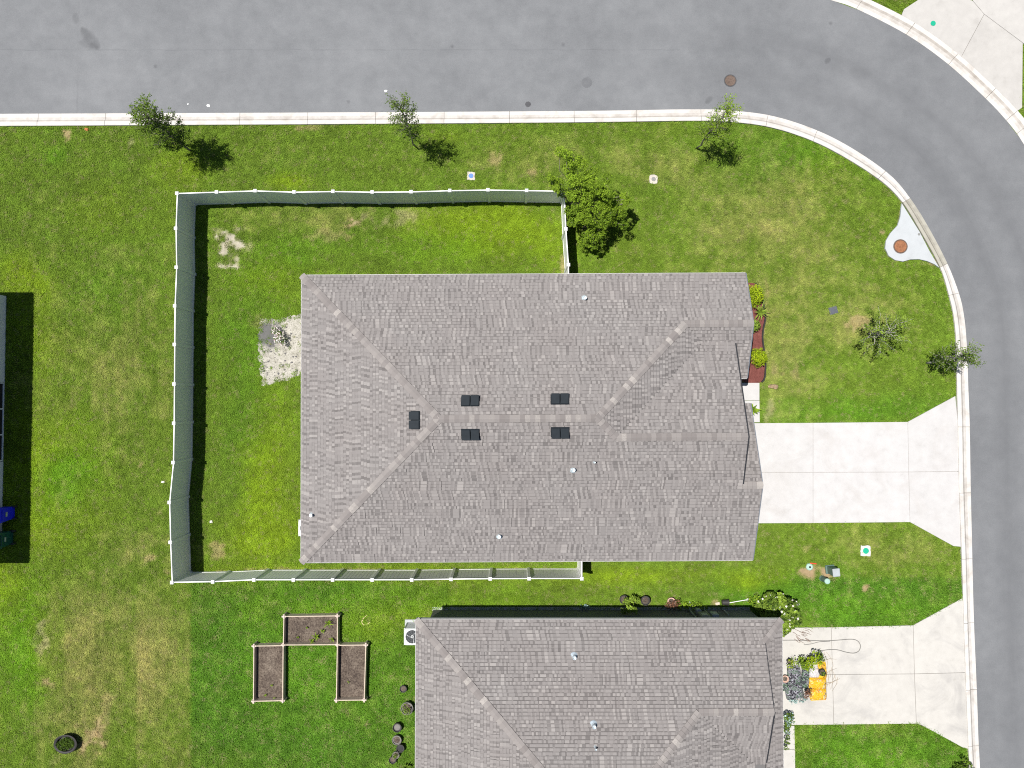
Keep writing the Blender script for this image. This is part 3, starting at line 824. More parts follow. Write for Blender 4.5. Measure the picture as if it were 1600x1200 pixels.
slabs('front_walkway', [([(1120, 598), (1187, 598), (1187, 626), (1120, 626)], None), ([(1120, 626), (1187, 626), (1187.5, 660), (1120, 660.4)], None)], M['drive'], 0.07)
slabs('neighbour_driveway', [
    ([(1190, 981), (1299, 980), (1301, 1054), (1190, 1055)], None), ([(1299, 980), (1427, 977), (1429, 1053), (1301, 1054)], None),
    ([(1427, 977), (1505, 934), (1506.5, 973), (1509, 1051), (1429, 1053)], None),
    ([(1190, 1055), (1301, 1054), (1303, 1132.5), (1190, 1133.5)], None), ([(1301, 1054), (1429, 1053), (1432, 1131), (1303, 1132.5)], None),
    ([(1429, 1053), (1509, 1051), (1510, 1077), (1513.5, 1170.5), (1504, 1168), (1440, 1133), (1432, 1131)], None)], M['drive_old'], 0.06,
    [(1191, 982), (1426, 978), (1500, 937), (1505, 1050), (1509, 1167), (1432, 1130), (1191, 1132)])
slabs('neighbour_walkway', [([(1200, 1134), (1241.5, 1134), (1242.5, 1171), (1200, 1171)], None), ([(1200, 1171), (1242.5, 1171), (1243.5, 1260), (1200, 1260)], None)], M['drive_old'], 0.06)
slabs('far_driveway', [
    ([(1434, 0), (1412.5, 14), (1408, 25.5), (1430, 40), (1478, 73), (1501.5, 90), (1538, 22), (1520, 1), (1470, -25)], None),
    ([(1538, 22), (1501.5, 90), (1554.5, 140.5), (1588, 175), (1597.5, 168), (1598.5, 67)], None),
    ([(1520, 1), (1538, 22), (1598.5, 67), (1690, 140), (1760, 40), (1640, -90), (1530, -70)], M['drive_far'])], M['drive_far'], 0.06,
    [(1434, 1), (1409, 25), (1478, 72), (1552, 137), (1588, 173), (1597, 167), (1598, 70), (1540, 10), (1520, 2)])
disc('cleanout_cap', 1458, 36.5, 0.13, 0.064, M['green_lid'], 'small round green cleanout cap set in the pale driveway at upper right', 'utility cap')

# storm drain apron
ap = [(1409, 317.5), (1408, 328), (1407, 338), (1402.7, 352), (1391.5, 364), (1384.5, 376), (1383.3, 388), (1389, 400), (1399, 406.5), (1411, 408.7), (1422.7, 405.4), (1436, 405), (1449, 408), (1460, 412.7), (1467.5, 418), (1452, 391), (1437, 362), (1422, 338)]
apw = [P2(x, y, 0.1) for x, y in ap]
PAVED.append(apw)
b = MB(); b.prism(apw, -0.05, 0.104, bev=0.01)
apron = struct(b.obj('drain_apron', M['apron']))
disc('drain_cover', 1407, 385, 0.305, 0.106, M['iron'], 'round rusty orange manhole cover on the pale curved drain apron', 'manhole', M['iron_grey'])
c = P(1436, 366, .108); b = MB(); b.lathe((c.x, c.y, .104), [(0.06, 0), (0.055, .012), (0.03, .014), (0.001, .014)], 14)
tag(b.obj('survey_marker', M['grey_lid']), 'small grey round marker on the pale drain apron by the kerb', 'marker')

# ------------------------------------------------------------------ houses
PITCH, ZE = 0.38, 2.75
def shingle_plane(mb, O, u, s, tmax, interval, seed):
    rr = random.Random(seed)
    u, s = Vector(u), Vector(s)
    S = Vector((s.x, s.y, PITCH)); ln = S.length; n_ = u.cross(S).normalized()
    if n_.z < 0: n_ = -n_
    dt = 0.143 / ln
    var = []
    for k in range(5):
        seq, x, up = [], 0.0, True
        while x < 0.98:
            wd = rr.choice((0.07, 0.085, 0.1, 0.11, 0.15)) if up else rr.choice((0.06, 0.08, 0.09, 0.12))
            if rr.random() < .12: wd *= 1.7
            wd = min(wd, 1.0 - x + 1e-4); seq.append((x, wd, up)); x += wd; up = not up
        var.append(seq)
    i, t = 0, 0.0
    O = Vector(O)
    off0 = rr.random(); stp = 0.0; grp = 0; stack = False
    while t < tmax - 1e-4:
        t1 = min(t + dt, tmax); tm = (t + t1) / 2
        u0, u1 = interval(tm)
        if u1 - u0 > 0.02:
            def pt(uu, tt, h): return O + u * uu + S * tt + n_ * h
            if i % 3 == 0:
                stp = rr.choice((0.0, .015, -.02, .03, -.03)); grp += 1
                off0 += rr.random()
            off0 += stp; off = off0 % 1.0
            off = off0 % 1.0
            k0 = math.floor(u0 - off)
            x = k0 + off
            while x < u1:
                key = grp * 7919 + (round(x - off) - math.floor(off0)) * 104729 + seed * 31
                stack = random.Random(key + 5).random() < .38
                sr = random.Random(key if stack else rr.random())
                sq = sr.choice(var)
                base = rr.gauss(0, 0.04)
                for (dx, wd, up) in sq:
                    a, e = max(x + dx, u0), min(x + dx + wd, u1)
                    if e - a < 0.004: continue
                    hb = 0.026 if up else 0.013
                    ht = 0.005 if up else 0.003
                    if up: tn = base + sr.choice((0.55, 0.62, 0.68, 0.72, 0.8, 0.95)) + rr.uniform(-.06, .06)
                    else: tn = base + sr.choice((0.12, 0.2, 0.3, 0.42, 0.5)) + rr.uniform(-.05, .05)
                    mb.face([pt(a, t, hb), pt(e, t, hb), pt(e, t1 - dt * .2, ht), pt(a, t1 - dt * .2, ht)], tn)
                    mb.face([pt(a, t, -0.004), pt(e, t, -0.004), pt(e, t, hb), pt(a, t, hb)], 0.05)
                    # dark printed band of the shingle, also painting shade under each course
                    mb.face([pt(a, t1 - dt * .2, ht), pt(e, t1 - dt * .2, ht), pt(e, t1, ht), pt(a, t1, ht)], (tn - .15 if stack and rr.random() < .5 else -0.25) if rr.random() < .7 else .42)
                x += 1.0
        t = t1; i += 1
def caps(parent, p0, p1, n1, n2, step=0.2):
    p0, p1 = Vector(p0), Vector(p1)
    d = (p1 - p0); L = d.length; d.normalize()
    if p1.z < p0.z - 1e-3: p0, p1, d = p1, p0, -d
    sd = []
    for n_ in (n1, n2):
        n_ = Vector(n_).normalized(); s = n_.cross(d).normalized()
        if s.z > 0: s = -s
        sd.append(s)
    up = (Vector(n1).normalized() + Vector(n2).normalized()).normalized()
    b = MB(); w_, l_ = 0.16, 0.27
    def row(t, h, ww): return [d * t + sd[0] * ww + up * h, d * t + sd[0] * ww * .08 + up * (h + .004), d * t + sd[1] * ww * .08 + up * (h + .004), d * t + sd[1] * ww + up * h]
    A, B, C = row(0, .05, w_), row(l_, .026, w_ * .97), row(0, .012, w_)
    vs = A + B + C
    fs = [(0, 1, 5, 4), (1, 2, 6, 5), (2, 3, 7, 6), (8, 9, 1, 0), (9, 10, 2, 1), (10, 11, 3, 2)]
    b.add(vs, fs)
    me = b.mesh('ridge_cap', M['cap'])
    k = 0.0
    while k < L - 0.12:
        o = link('ridge_cap', me, parent)
        o.location = p0 + d * (k + random.uniform(-.012, .012)) - parent.location * 0
        k += step
def deck(parent, polys, mat, z_off=-0.02, th=0.14):
    b = MB()
    for pl in polys:
        n = len(pl)
        vs = [Vector(p) + Vector((0, 0, z_off)) for p in pl] + [Vector(p) + Vector((0, 0, z_off - th)) for p in pl]
        fs = [tuple(range(n)), tuple(range(2 * n - 1, n - 1, -1))] + [(k, (k + 1) % n, n + (k + 1) % n, n + k) for k in range(n)]
        b.add(vs, fs)
    return b.obj('roof_deck', mat, parent)
def board(b, p0, p1, h=0.19, th=0.03, out=None):
    p0, p1 = Vector(p0), Vector(p1)
    d = p1 - p0
    o = Vector(out).normalized() * th
    dn = Vector((0, 0, -h))
    vs = [p0, p1, p1 + o, p0 + o, p0 + dn, p1 + dn, p1 + o + dn, p0 + o + dn]
    b.add(vs, [(0, 1, 2, 3), (7, 6, 5, 4), (0, 4, 5, 1), (2, 6, 7, 3), (1, 5, 6, 2), (0, 3, 7, 4)])
def pipe(parent, px, py, z, r=0.06, h=0.3):
    c = P(px, py, z)
    b = MB(); b.lathe((c.x, c.y, z - .12), [(r, 0), (r, h), (r * .8, h), (r * .78, h - .06), (0.001, h - .06)], 14)
    o = b.obj('vent_pipe', M['galv'], parent)
    return o
def pipe_flash(o, c, r): pass
def window_part(parent, c, wdt, hgt, face, door=False):
    """face: unit outward direction (x or y); frame proud of the wall, pane set in it"""
    f = Vector(face); side = Vector((-f.y, f.x, 0)); c = Vector(c)
    def bx(b, cc, w_, h_, d_): b.box(cc, (w_ if abs(side.x) > .5 else d_, w_ if abs(side.y) > .5 else d_, h_))
    b = MB()
    for sgn in (-1, 1): bx(b, c + side * sgn * (wdt / 2) + f * .02, .07, hgt + .14, .07); bx(b, c + Vector((0, 0, sgn * hgt / 2)) + f * .022, wdt - .07, .07, .07)
    w0 = b.obj('door' if door else 'window', M['white'], parent)
    b = MB()
    bx(b, c + f * .012, wdt - .07, hgt - .07, .03)
    p0 = b.obj('door_leaf' if door else 'pane', M['wall_grey'] if door else M['glass'], w0)
    if not door:
        b = MB(); bx(b, c + f * .03, wdt - .08, .03, .02); b.obj('glazing_bar', M['white'], w0)
    return w0

def main_house():
    W = P(471, 655, ZE); xW = W.x
    yN = P(800, 428.5, ZE).y; yS = P(800, 877, ZE).y
    yR = (yN + yS) / 2; half = (yN - yS) / 2; zR = ZE + PITCH * half
    nN, nS = Vector((0, PITCH, 1)), Vector((0, -PITCH, 1)); nW, nE = Vector((-PITCH, 0, 1)), Vector((PITCH, 0, 1))
    dN = ZE + PITCH * yN; dS = ZE - PITCH * yS
    xa = xW + half
    apW = Vector((xa, yR, zR))
    xe = P(934, 655, zR).x; apE = Vector((xe, yR, zR))
    A = on_plane(1178, 507, nN, dN); yA, zA = A.y, A.z
    B = on_plane(1169, 684, nS, dS); yB, zB = B.y, B.z
    Cc = on_plane(1191, 760, nS, dS); yC, zC = Cc.y, Cc.z
    xA, xB, xC = A.x, B.x, Cc.x
    xh = xe + (yR - yA) * -1 if False else xe + abs(yA - yR)       # hip down to ridge A
    xq = xe + abs(yR - yB)
    # valley point of A-south / east plane / B-north
    xV = (yA - yB + xh + xq) / 2; yV = yA - (xV - xh)
    ySA = yA - (zA - ZE) / PITCH
    yCN = yC + (zC - ZE) / PITCH
    zV = zA - PITCH * (yA - yV)
    root = thing('house', 'house with grey brown shingle hip roof inside the white fence, five black roof vents', 'house', ((xW + xC) / 2, yR, 0))
    V = lambda x, y, z: Vector((x, y, z))
    polyN = [V(xW, yN, ZE), V(xA, yN, ZE), V(xA, yA, zA), V(xh, yA, zA), apE, apW]
    polyW = [V(xW, yN, ZE), apW, V(xW, yS, ZE)]
    zS = lambda y: ZE + PITCH * (y - yS)
    polyS = [V(xW, yS, ZE), apW, apE, V(xq, yB, zB), V(xB, yB, zB), V(xB, yC, zC), V(xC, yC, zC), V(xC, yS, ZE)]
    polyE = [apE, V(xh, yA, zA), V(xV, yV, zV), V(xq, yB, zB)]
    polyAS = [V(xh, yA, zA), V(xA, yA, zA), V(xA, ySA, ZE), V(xB, ySA, ZE), V(xB, yV, zV), V(xV, yV, zV)]
    polyBN = [V(xq, yB, zB), V(xV, yV, zV), V(xB, yV, zV), V(xB, yB, zB)]
    polyCN = [V(xB - .35, yC, zC), V(xC, yC, zC), V(xC, yCN, ZE), V(xB - .35, yCN, ZE)]
    deck(root, [polyN, polyW, polyS, polyE, polyAS, polyBN, polyCN], M['deck'])
    mb = MB()
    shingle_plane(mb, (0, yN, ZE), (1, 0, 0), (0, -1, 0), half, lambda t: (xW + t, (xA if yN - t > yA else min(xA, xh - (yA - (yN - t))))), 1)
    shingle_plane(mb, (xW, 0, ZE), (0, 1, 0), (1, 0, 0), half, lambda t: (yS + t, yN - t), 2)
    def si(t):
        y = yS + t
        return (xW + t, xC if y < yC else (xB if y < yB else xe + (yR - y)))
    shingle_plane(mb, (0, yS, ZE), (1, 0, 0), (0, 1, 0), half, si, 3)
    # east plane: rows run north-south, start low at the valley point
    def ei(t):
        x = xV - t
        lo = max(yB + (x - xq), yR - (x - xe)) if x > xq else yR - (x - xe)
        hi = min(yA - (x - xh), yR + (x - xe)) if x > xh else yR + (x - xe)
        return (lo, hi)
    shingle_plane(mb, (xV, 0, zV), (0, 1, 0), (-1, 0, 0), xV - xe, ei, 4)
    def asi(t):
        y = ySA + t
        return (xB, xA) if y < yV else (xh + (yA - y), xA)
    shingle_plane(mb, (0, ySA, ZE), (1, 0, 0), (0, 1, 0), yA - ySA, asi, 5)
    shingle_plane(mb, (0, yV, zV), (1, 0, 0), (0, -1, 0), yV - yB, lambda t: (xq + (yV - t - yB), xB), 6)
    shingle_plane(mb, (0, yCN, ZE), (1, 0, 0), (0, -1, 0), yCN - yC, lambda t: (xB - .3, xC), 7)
    mb.obj('roof_shingles', M['shingle'], root, kind='stuff')
    caps(root, (xW, yN, ZE), apW, nN, nW); caps(root, (xW, yS, ZE), apW, nS, nW); caps(root, apW, apE, nN, nS)
    caps(root, (xh, yA, zA), apE, nN, nE); caps(root, (xq, yB, zB), apE, nS, nE)
    caps(root, (xh, yA, zA), (xA, yA, zA), nN, nS); caps(root, (xq, yB, zB), (xB, yB, zB), nN, nS); caps(root, (xB, yC, zC), (xC, yC, zC), nN, nS)
    # edges: drip edge on eaves, slate fascia on rakes, shadow-black board on rake B
    b = MB(); z0 = 0.0
    up = Vector((0, 0, -0.012))
    board(b, V(xW, yN, ZE) + up, V(xA, yN, ZE) + up, .19, .03, (0, 1, 0)); board(b, V(xW, yS, ZE) + up, V(xC, yS, ZE) + up, .19, .03, (0, -1, 0))
    board(b, V(xW, yS, ZE) + up, V(xW, yN, ZE) + up, .19, .03, (-1, 0, 0)); board(b, V(xB, ySA, ZE) + up, V(xA, ySA, ZE) + up, .19, .03, (0, -1, 0))
    board(b, V(xB, yCN, ZE) + up, V(xC, yCN, ZE) + up, .19, .03, (0, 1, 0))
    b.obj('fascia', M['drip'], root)
    b = MB(); up = Vector((0, 0, 0.012))
    for (p, q_) in ((V(xB, yB, zB), V(xB, yV - .02, zV)), (V(xB, yB, zB), V(xB, yC, zC))): board(b, p + up, q_ + up, .22, .06, (1, 0, 0))
    b.obj('rake_board', M['rake_shadow'], root); b = MB()
    for (p, q_) in ((V(xA, yN, ZE), V(xA, yA, zA)), (V(xA, yA, zA), V(xA, ySA, ZE)), (V(xC, yC, zC), V(xC, yS, ZE)), (V(xC, yC, zC), V(xC, yCN, ZE))):
        board(b, p + up, q_ + up, .22, .035, (1, 0, 0))
    b.obj('rake_board', M['fascia'], root)
    # walls
    ov = 0.42
    xr = xB - 1.5
    foot = [(xW + ov, yN - ov), (xA - .35, yN - ov), (xA - .35, ySA + .28), (xr, ySA + .28), (xr, yCN - .25), (xC - .35, yCN - .25), (xC - .35, yS + ov), (xW + ov, yS + ov)]
    b = MB(); b.prism(foot, -0.05, ZE - 0.12)
    b.obj('wall', M['wall_main'], root)
    def gable(x, y0, y1, ya, za):
        g = MB(); th = .12
        pts = [(y0, ZE - .125), (y1, ZE - .125), (ya, za - .19)]
        g.add([(x, y, z) for y, z in pts] + [(x - th, y, z) for y, z in pts], [(0, 1, 2), (5, 4, 3), (0, 3, 4, 1), (1, 4, 5, 2), (2, 5, 3, 0)])
        g.obj('gable_wall', M['wall_main'], root)
    gable(xA - .352, ySA + .3, yN - ov, yA, zA); gable(xC - .352, yS + ov, yCN - .27, yC, zC)
    gable(xB - .3, yC, yV, yB, zB)
    # east front: garage door, entry door and window; windows on the other walls
    gx_, gy_ = xC - .35, (yS + yCN) / 2 - .1
    b = MB()
    for k in range(4): b.box((gx_ + .02, gy_, .06 + .28 + k * .56), (.05, 4.7, .545))
    gd = b.obj('garage_door', M['white'], root)
    window_part(root, (xA - .35, yA, 1.45), 1.6, 1.3, (1, 0, 0))
    window_part(root, (xr, (ySA + yCN) / 2, 1.05), 0.95, 2.05, (1, 0, 0), door=True)
    for yy in (yR + 3.2, yR - 3.5): window_part(root, (xW + ov, yy, 1.45), 1.2, 1.2, (-1, 0, 0))
    window_part(root, (xW + ov, yR, 1.08), 1.8, 2.05, (-1, 0, 0))
    for xx in (xW + 4, xW + 9.5, xA - 4): window_part(root, (xx, yN - ov, 1.5), 1.0, 1.2, (0, 1, 0))
    for xx in (xW + 5, xW + 11): window_part(root, (xx, yS + ov, 1.5), 1.0, 1.2, (0, -1, 0))
    # roof vents: two hooded boxes on one flange
    def vent(px, py, n_, dd, u):
        c = on_plane(px, py, n_, dd)
        n1 = n_.normalized(); u = Vector(u); s = n1.cross(u).normalized()
        if s.z > 0: s = -s                                      # s points down the slope
        Mx = Matrix((u, s, u.cross(s))).transposed()
        if (u.cross(s)).z < 0: u = -u; Mx = Matrix((u, s, u.cross(s))).transposed()
        o = None
        b = MB(); b.box(c + n1 * .022, (.74, .43, .012), M=Mx); o = b.obj('roof_vent', M['vent'], root)
        for sg in (-1, 1):
            h = MB()
            cc = c + u * sg * .18 + n1 * .04
            pts = [(-.165, -.2, 0), (.165, -.2, 0), (.165, .2, 0), (-.165, .2, 0), (-.155, -.18, .05), (.155, -.18, .05), (.165, .21, .15), (-.165, .21, .15)]
            vs = [cc + Mx @ Vector(p) for p in pts]
            h.add(vs, [(3, 2, 1, 0), (4, 5, 6, 7), (0, 1, 5, 4), (1, 2, 6, 5), (2, 3, 7, 6), (3, 0, 4, 7)])
            h.obj('vent_hood', M['vent'], o)
    vent(735, 627, nN, dN, (1, 0, 0)); vent(875, 625, nN, dN, (1, 0, 0)); vent(735, 677, nS, dS, (1, 0, 0)); vent(875, 675, nS, dS, (1, 0, 0))
    vent(649.5, 655.5, nW, ZE - PITCH * xW, (0, 1, 0))
    for (px, py, n_, dd, r) in ((914, 467, nN, dN, .075), (895, 734, nS, dS, .075), (928, 722.5, nS, dS, .035), (487, 802.5, nW, ZE - PITCH * xW, .06), (779, 837, nS, dS, .075)):
        c = on_plane(px, py, n_, dd)
        b = MB(); b.lathe((c.x, c.y, c.z - .1), [(r, 0), (r, .34), (r * .8, .34), (r * .78, .28), (0.001, .28)], 14)
        o = b.obj('vent_pipe', M['galv'], root, smooth=False)
        b = MB(); b.lathe((c.x, c.y, c.z - .02), [(r * 2.0, 0), (r * 1.1, .06), (r * 1.02, .09)], 14); b.obj('flashing', M['galv'], o)
    root.rotation_euler.z = R(0.3)
    return foot, dict(xW=xW, xA=xA, xB=xB, xC=xC, yN=yN, yS=yS, ySA=ySA, yCN=yCN)
FOOT1, MH = main_house()

def south_house():
    xW = P(650, 1000, ZE).x; yN = P(900, 968, ZE).y; xE = P(1221.5, 968, ZE).x
    half = 6.2; yR = yN - half; yS = yN - 2 * half; zR = ZE + PITCH * half
    nN, nS = Vector((0, PITCH, 1)), Vector((0, -PITCH, 1)); nW, nE = Vector((-PITCH, 0, 1)), Vector((PITCH, 0, 1))
    dN = ZE + PITCH * yN; dE = ZE + PITCH * xE
    B = on_plane(1150, 1113, nN, dN); yB, zB = B.y, B.z
    G = on_plane(1196.5, 1014, nN, dN)
    xG = G.x; yG = yN - (xE - xG); zG = ZE + PITCH * (xE - xG)      # foot of the gable on the hip skirt
    xq = on_plane(1092, 1113, nN, dN).x
    xe = xq - (yB - yR)
    V = lambda x, y, z: Vector((x, y, z))
    apW = V(xW + half, yR, zR); apE = V(xe, yR, zR)
    root = thing('house', 'house with grey shingle roof and charcoal walls in front of the bagged soil driveway', 'house', ((xW + xE) / 2, yR, 0))
    yB2 = yB - (zB - zG) / PITCH                                    # where the south slope of B comes down to the skirt level
    polyN = [V(xW, yN, ZE), V(xE, yN, ZE), V(xG, yG, zG), V(xG, yB, zB), V(xq, yB, zB), apE, apW]
    polyW = [V(xW, yN, ZE), apW, V(xW, yS, ZE)]
    polySk = [V(xE, yN, ZE), V(xE, yS, ZE), V(xG, yS + (xE - xG), zG), V(xG, yG, zG)]
    # east plane under the main ridge and B south slope
    xv = xq + 2.6
    polyE = [apE, V(xq, yB, zB), V(xv, yB - 2.6, zB - PITCH * 2.6), V(xv, yS + 3, zB - PITCH * 2.6)]
    polyBS = [V(xq, yB, zB), V(xG, yB, zB), V(xG, yB - 2.6, zB - PITCH * 2.6), V(xv, yB - 2.6, zB - PITCH * 2.6)]
    polyS = [V(xW, yS, ZE), apW, apE, V(xe + half, yS, ZE)]
    yT = yB - 2.6; zT = zB - PITCH * 2.6
    polyF = [V(xv - .1, yT, zT - .02), V(xG, yT, zT - .02), V(xG, yS + (xE - xG), zG - .02), V(xv - .1, yS + (xE - xG), zG - .02)]
    deck(root, [polyN, polyW, polySk, polyE, polyBS, polyS, polyF], M['deck'])
    mb = MB()
    def ni(t):
        y = yN - t
        r_ = xE - t if y > yG else (xG if y > yB else xe + (y - yR))
        return (xW + t, r_)
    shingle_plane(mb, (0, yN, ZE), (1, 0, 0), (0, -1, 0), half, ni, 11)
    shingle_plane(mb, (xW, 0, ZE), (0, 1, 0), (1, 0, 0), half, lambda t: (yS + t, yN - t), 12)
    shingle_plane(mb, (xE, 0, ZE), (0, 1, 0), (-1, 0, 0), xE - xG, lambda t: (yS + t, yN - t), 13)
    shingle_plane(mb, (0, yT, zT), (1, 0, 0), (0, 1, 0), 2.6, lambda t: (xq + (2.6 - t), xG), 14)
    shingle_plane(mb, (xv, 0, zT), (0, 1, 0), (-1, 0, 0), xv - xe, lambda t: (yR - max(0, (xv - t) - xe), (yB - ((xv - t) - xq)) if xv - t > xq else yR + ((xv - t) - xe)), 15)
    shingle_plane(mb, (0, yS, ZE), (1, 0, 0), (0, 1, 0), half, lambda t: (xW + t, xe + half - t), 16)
    mb.obj('roof_shingles', M['shingle'], root, kind='stuff')
    caps(root, (xW, yN, ZE), apW, nN, nW); caps(root, apW, apE, nN, nS); caps(root, (xq, yB, zB), apE, nN, nE)
    caps(root, (xq, yB, zB), (xG, yB, zB), nN, nS); caps(root, (xE, yN, ZE), (xG, yG, zG), nN, nE)
    up = Vector((0, 0, -0.012))
    b = MB(); board(b, V(xW, yN, ZE) + up, V(xE, yN, ZE) + up, .19, .03, (0, 1, 0)); board(b, V(xW, yS, ZE) + up, V(xW, yN, ZE) + up, .19, .03, (-1, 0, 0)); board(b, V(xE, yS, ZE) + up, V(xE, yN, ZE) + up, .19, .03, (1, 0, 0))
    b.obj('fascia', M['drip'], root)
    up = Vector((0, 0, 0.012))
    b = MB(); board(b, V(xG, yB, zB) + up, V(xG, yG, zG) + up, .2, .035, (1, 0, 0)); board(b, V(xG, yB, zB) + up, V(xG, yT, zT) + up, .2, .06, (1, 0, 0)); b.obj('rake_board', M['rake_shadow'], root)  # black board paints the shadow line along the gable rake
    g = MB(); pts = [(yT, zG - .1), (yG, zG - .1), (yB, zB - .16), (yT, zT - .16)]
    g.add([(xG - .25, y, z) for y, z in pts] + [(xG - .35, y, z) for y, z in pts], [(0, 1, 2, 3), (7, 6, 5, 4), (0, 4, 5, 1), (1, 5, 6, 2), (2, 6, 7, 3), (3, 7, 4, 0)])
    g.obj('gable_wall', M['wall_grey'], root)
    ov = .42
    foot = [(xW + ov, yN - ov), (xE - ov, yN - ov), (xE - ov, yS + ov), (xW + ov, yS + ov)]
    b = MB(); b.prism(foot, -.05, ZE - .12); b.obj('wall', M['wall_grey'], root)
    b = MB(); b.prism([(xW + ov - .05, yN - ov + .13), (xE - ov, yN - ov + .13), (xE - ov, yN - ov - .05), (xW + ov - .05, yN - ov - .05)], -.05, .035); b.obj('footing', M['apron'], root)
    b = MB()
    for k in range(4): b.box((xE - ov + .02, P(1222, 1055).y, .34 + k * .56), (.05, 4.7, .545))
    b.obj('garage_door', M['white'], root)
    for yy in (yR + 3, yR - 3): window_part(root, (xW + ov, yy, 1.45), 1.2, 1.2, (-1, 0, 0))
    # meter boxes, conduits and hose bib on the north wall
    yw = yN - ov
    for (px, wd, hh, z, mt) in ((1100, .42, .75, 1.35, 'grey_lid'), (1116, .3, .5, 1.2, 'util_top'), (1091, .22, .3, .6, 'util_top')):
        c = P(px, 960, z); b = MB(); b.box((c.x, yw + .11, z), (wd, .22, hh), bev=.02); o = b.obj('meter_box', M[mt], root)
        b = MB(); b.box((c.x, yw + .226, z + .05), (wd * .6, .012, hh * .4)); b.obj('panel', M['drip'], o)
    for px, z1 in ((1086, 2.4), (1110, 1.6), (1141, 1.0)):
        x = P(px, 960, 1.2).x; b = MB(); b.tube([(x, yw + .07, .02), (x, yw + .07, z1)], .03, 8); b.tube([(x, yw + .07, .3), (x, yw + .2, .28)], .02, 8); b.obj('conduit', M['util_top'], root)
    for (px, py, r) in ((897, 1025, .08), (927.5, 1132, .08), (930, 1167, .035)):
        c = on_plane(px, py, nN, dN)
        b = MB(); b.lathe((c.x, c.y, c.z - .1), [(r, 0), (r, .34), (r * .8, .34), (r * .78, .28), (0.001, .28)], 14); o = b.obj('vent_pipe', M['galv'], root)
        b = MB(); b.lathe((c.x, c.y, c.z - .02), [(r * 2.0, 0), (r * 1.1, .06), (r * 1.02, .09)], 14); b.obj('flashing', M['galv'], o)
    return foot, yw, xW + ov
FOOT2, S_WALL_Y, S_WALL_X = south_house()

def west_house():
    xw = P(7, 660).x                                                # east wall
    yN = P(0, 449).y; yS = P(0, 871).y; xe = P(19.5, 660).x; xw0 = xe - 15
    half = (yN - yS) / 2; yR = (yN + yS) / 2; zR = ZE + PITCH * half
    V = lambda x, y, z: Vector((x, y, z))
    root = thing('house', 'pale walled house at the left edge with a dark screened porch, casting a long shadow', 'house', (xw, yR, 0))
    ov = .42
    y0, y1 = yS + ov, yN - ov
    ya, yb = P(7, 597).y, P(7, 721).y                                # lanai opening
    b = MB(); b.prism([(xw, y1), (xw, ya), (xw0 + ov, ya), (xw0 + ov, y1)], -.05, ZE - .12); b.obj('wall', M['wall_pale'], root)
    b = MB(); b.prism([(xw, yb), (xw, y0), (xw0 + ov, y0), (xw0 + ov, yb)], -.05, ZE - .12); b.obj('wall', M['wall_pale'], root)
    b = MB(); b.prism([(xw - 2.5, ya - .002), (xw - 2.5, yb + .002), (xw0 + ov, yb + .002), (xw0 + ov, ya - .002)], -.05, ZE - .12); b.obj('wall', M['wall_pale'], root)
    b = MB(); b.box((xw - .06, (ya + yb) / 2, 1.3), (.01, ya - yb - .02, 2.4)); sc_ = b.obj('porch_screen', M['screen'], root)
    b = MB()
    for z in (.05, 1.0, 2.5): b.box((xw - .03, (ya + yb) / 2, z), (.05, ya - yb - .03, .06))
    b.obj('screen_rail', M['white'], root)
    for k in range(4):
        b = MB(); b.box((xw - .032, yb + .05 + (ya - yb - .1) * k / 3, 1.3), (.055, .06, 2.42)); b.obj('screen_post', M['white'], root)
    polys = [[V(xw0, yN, ZE), V(xe, yN, ZE), V(xe - half, yR, zR), V(xw0 + half, yR, zR)], [V(xw0, yS, ZE), V(xw0 + half, yR, zR), V(xe - half, yR, zR), V(xe, yS, ZE)],
             [V(xe, yN, ZE), V(xe, yS, ZE), V(xe - half, yR, zR)], [V(xw0, yN, ZE), V(xw0 + half, yR, zR), V(xw0, yS, ZE)]]
    deck(root, polys, M['deck'])
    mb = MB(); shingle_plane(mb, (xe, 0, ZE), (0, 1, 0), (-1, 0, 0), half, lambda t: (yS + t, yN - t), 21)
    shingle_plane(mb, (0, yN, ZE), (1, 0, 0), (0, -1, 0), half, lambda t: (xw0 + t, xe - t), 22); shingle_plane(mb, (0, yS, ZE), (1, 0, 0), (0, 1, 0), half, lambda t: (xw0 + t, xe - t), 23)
    mb.obj('roof_shingles', M['shingle'], root, kind='stuff')
    c = P(7, 508, 1.0); b = MB(); b.tube([(xw - .02, c.y, .5), (xw + .16, c.y, .5), (xw + .17, c.y, .4)], .03, 8); b.lathe((xw + .03, c.y, .47), [(.06, 0), (.06, .06), (0.001, .06)], 10)
    b.obj('wall_tap', M['white'], root)
    window_part(root, (xw, (y1 + ya) / 2 - 1, 1.5), 1.0, 1.1, (1, 0, 0)); window_part(root, (xw, (y0 + yb) / 2 + .6, 1.5), 1.0, 1.1, (1, 0, 0))
    return [(xw, y1), (xw, y0), (xw0, y0), (xw0, y1)], xw
FOOT3, W_WALL_X = west_house()

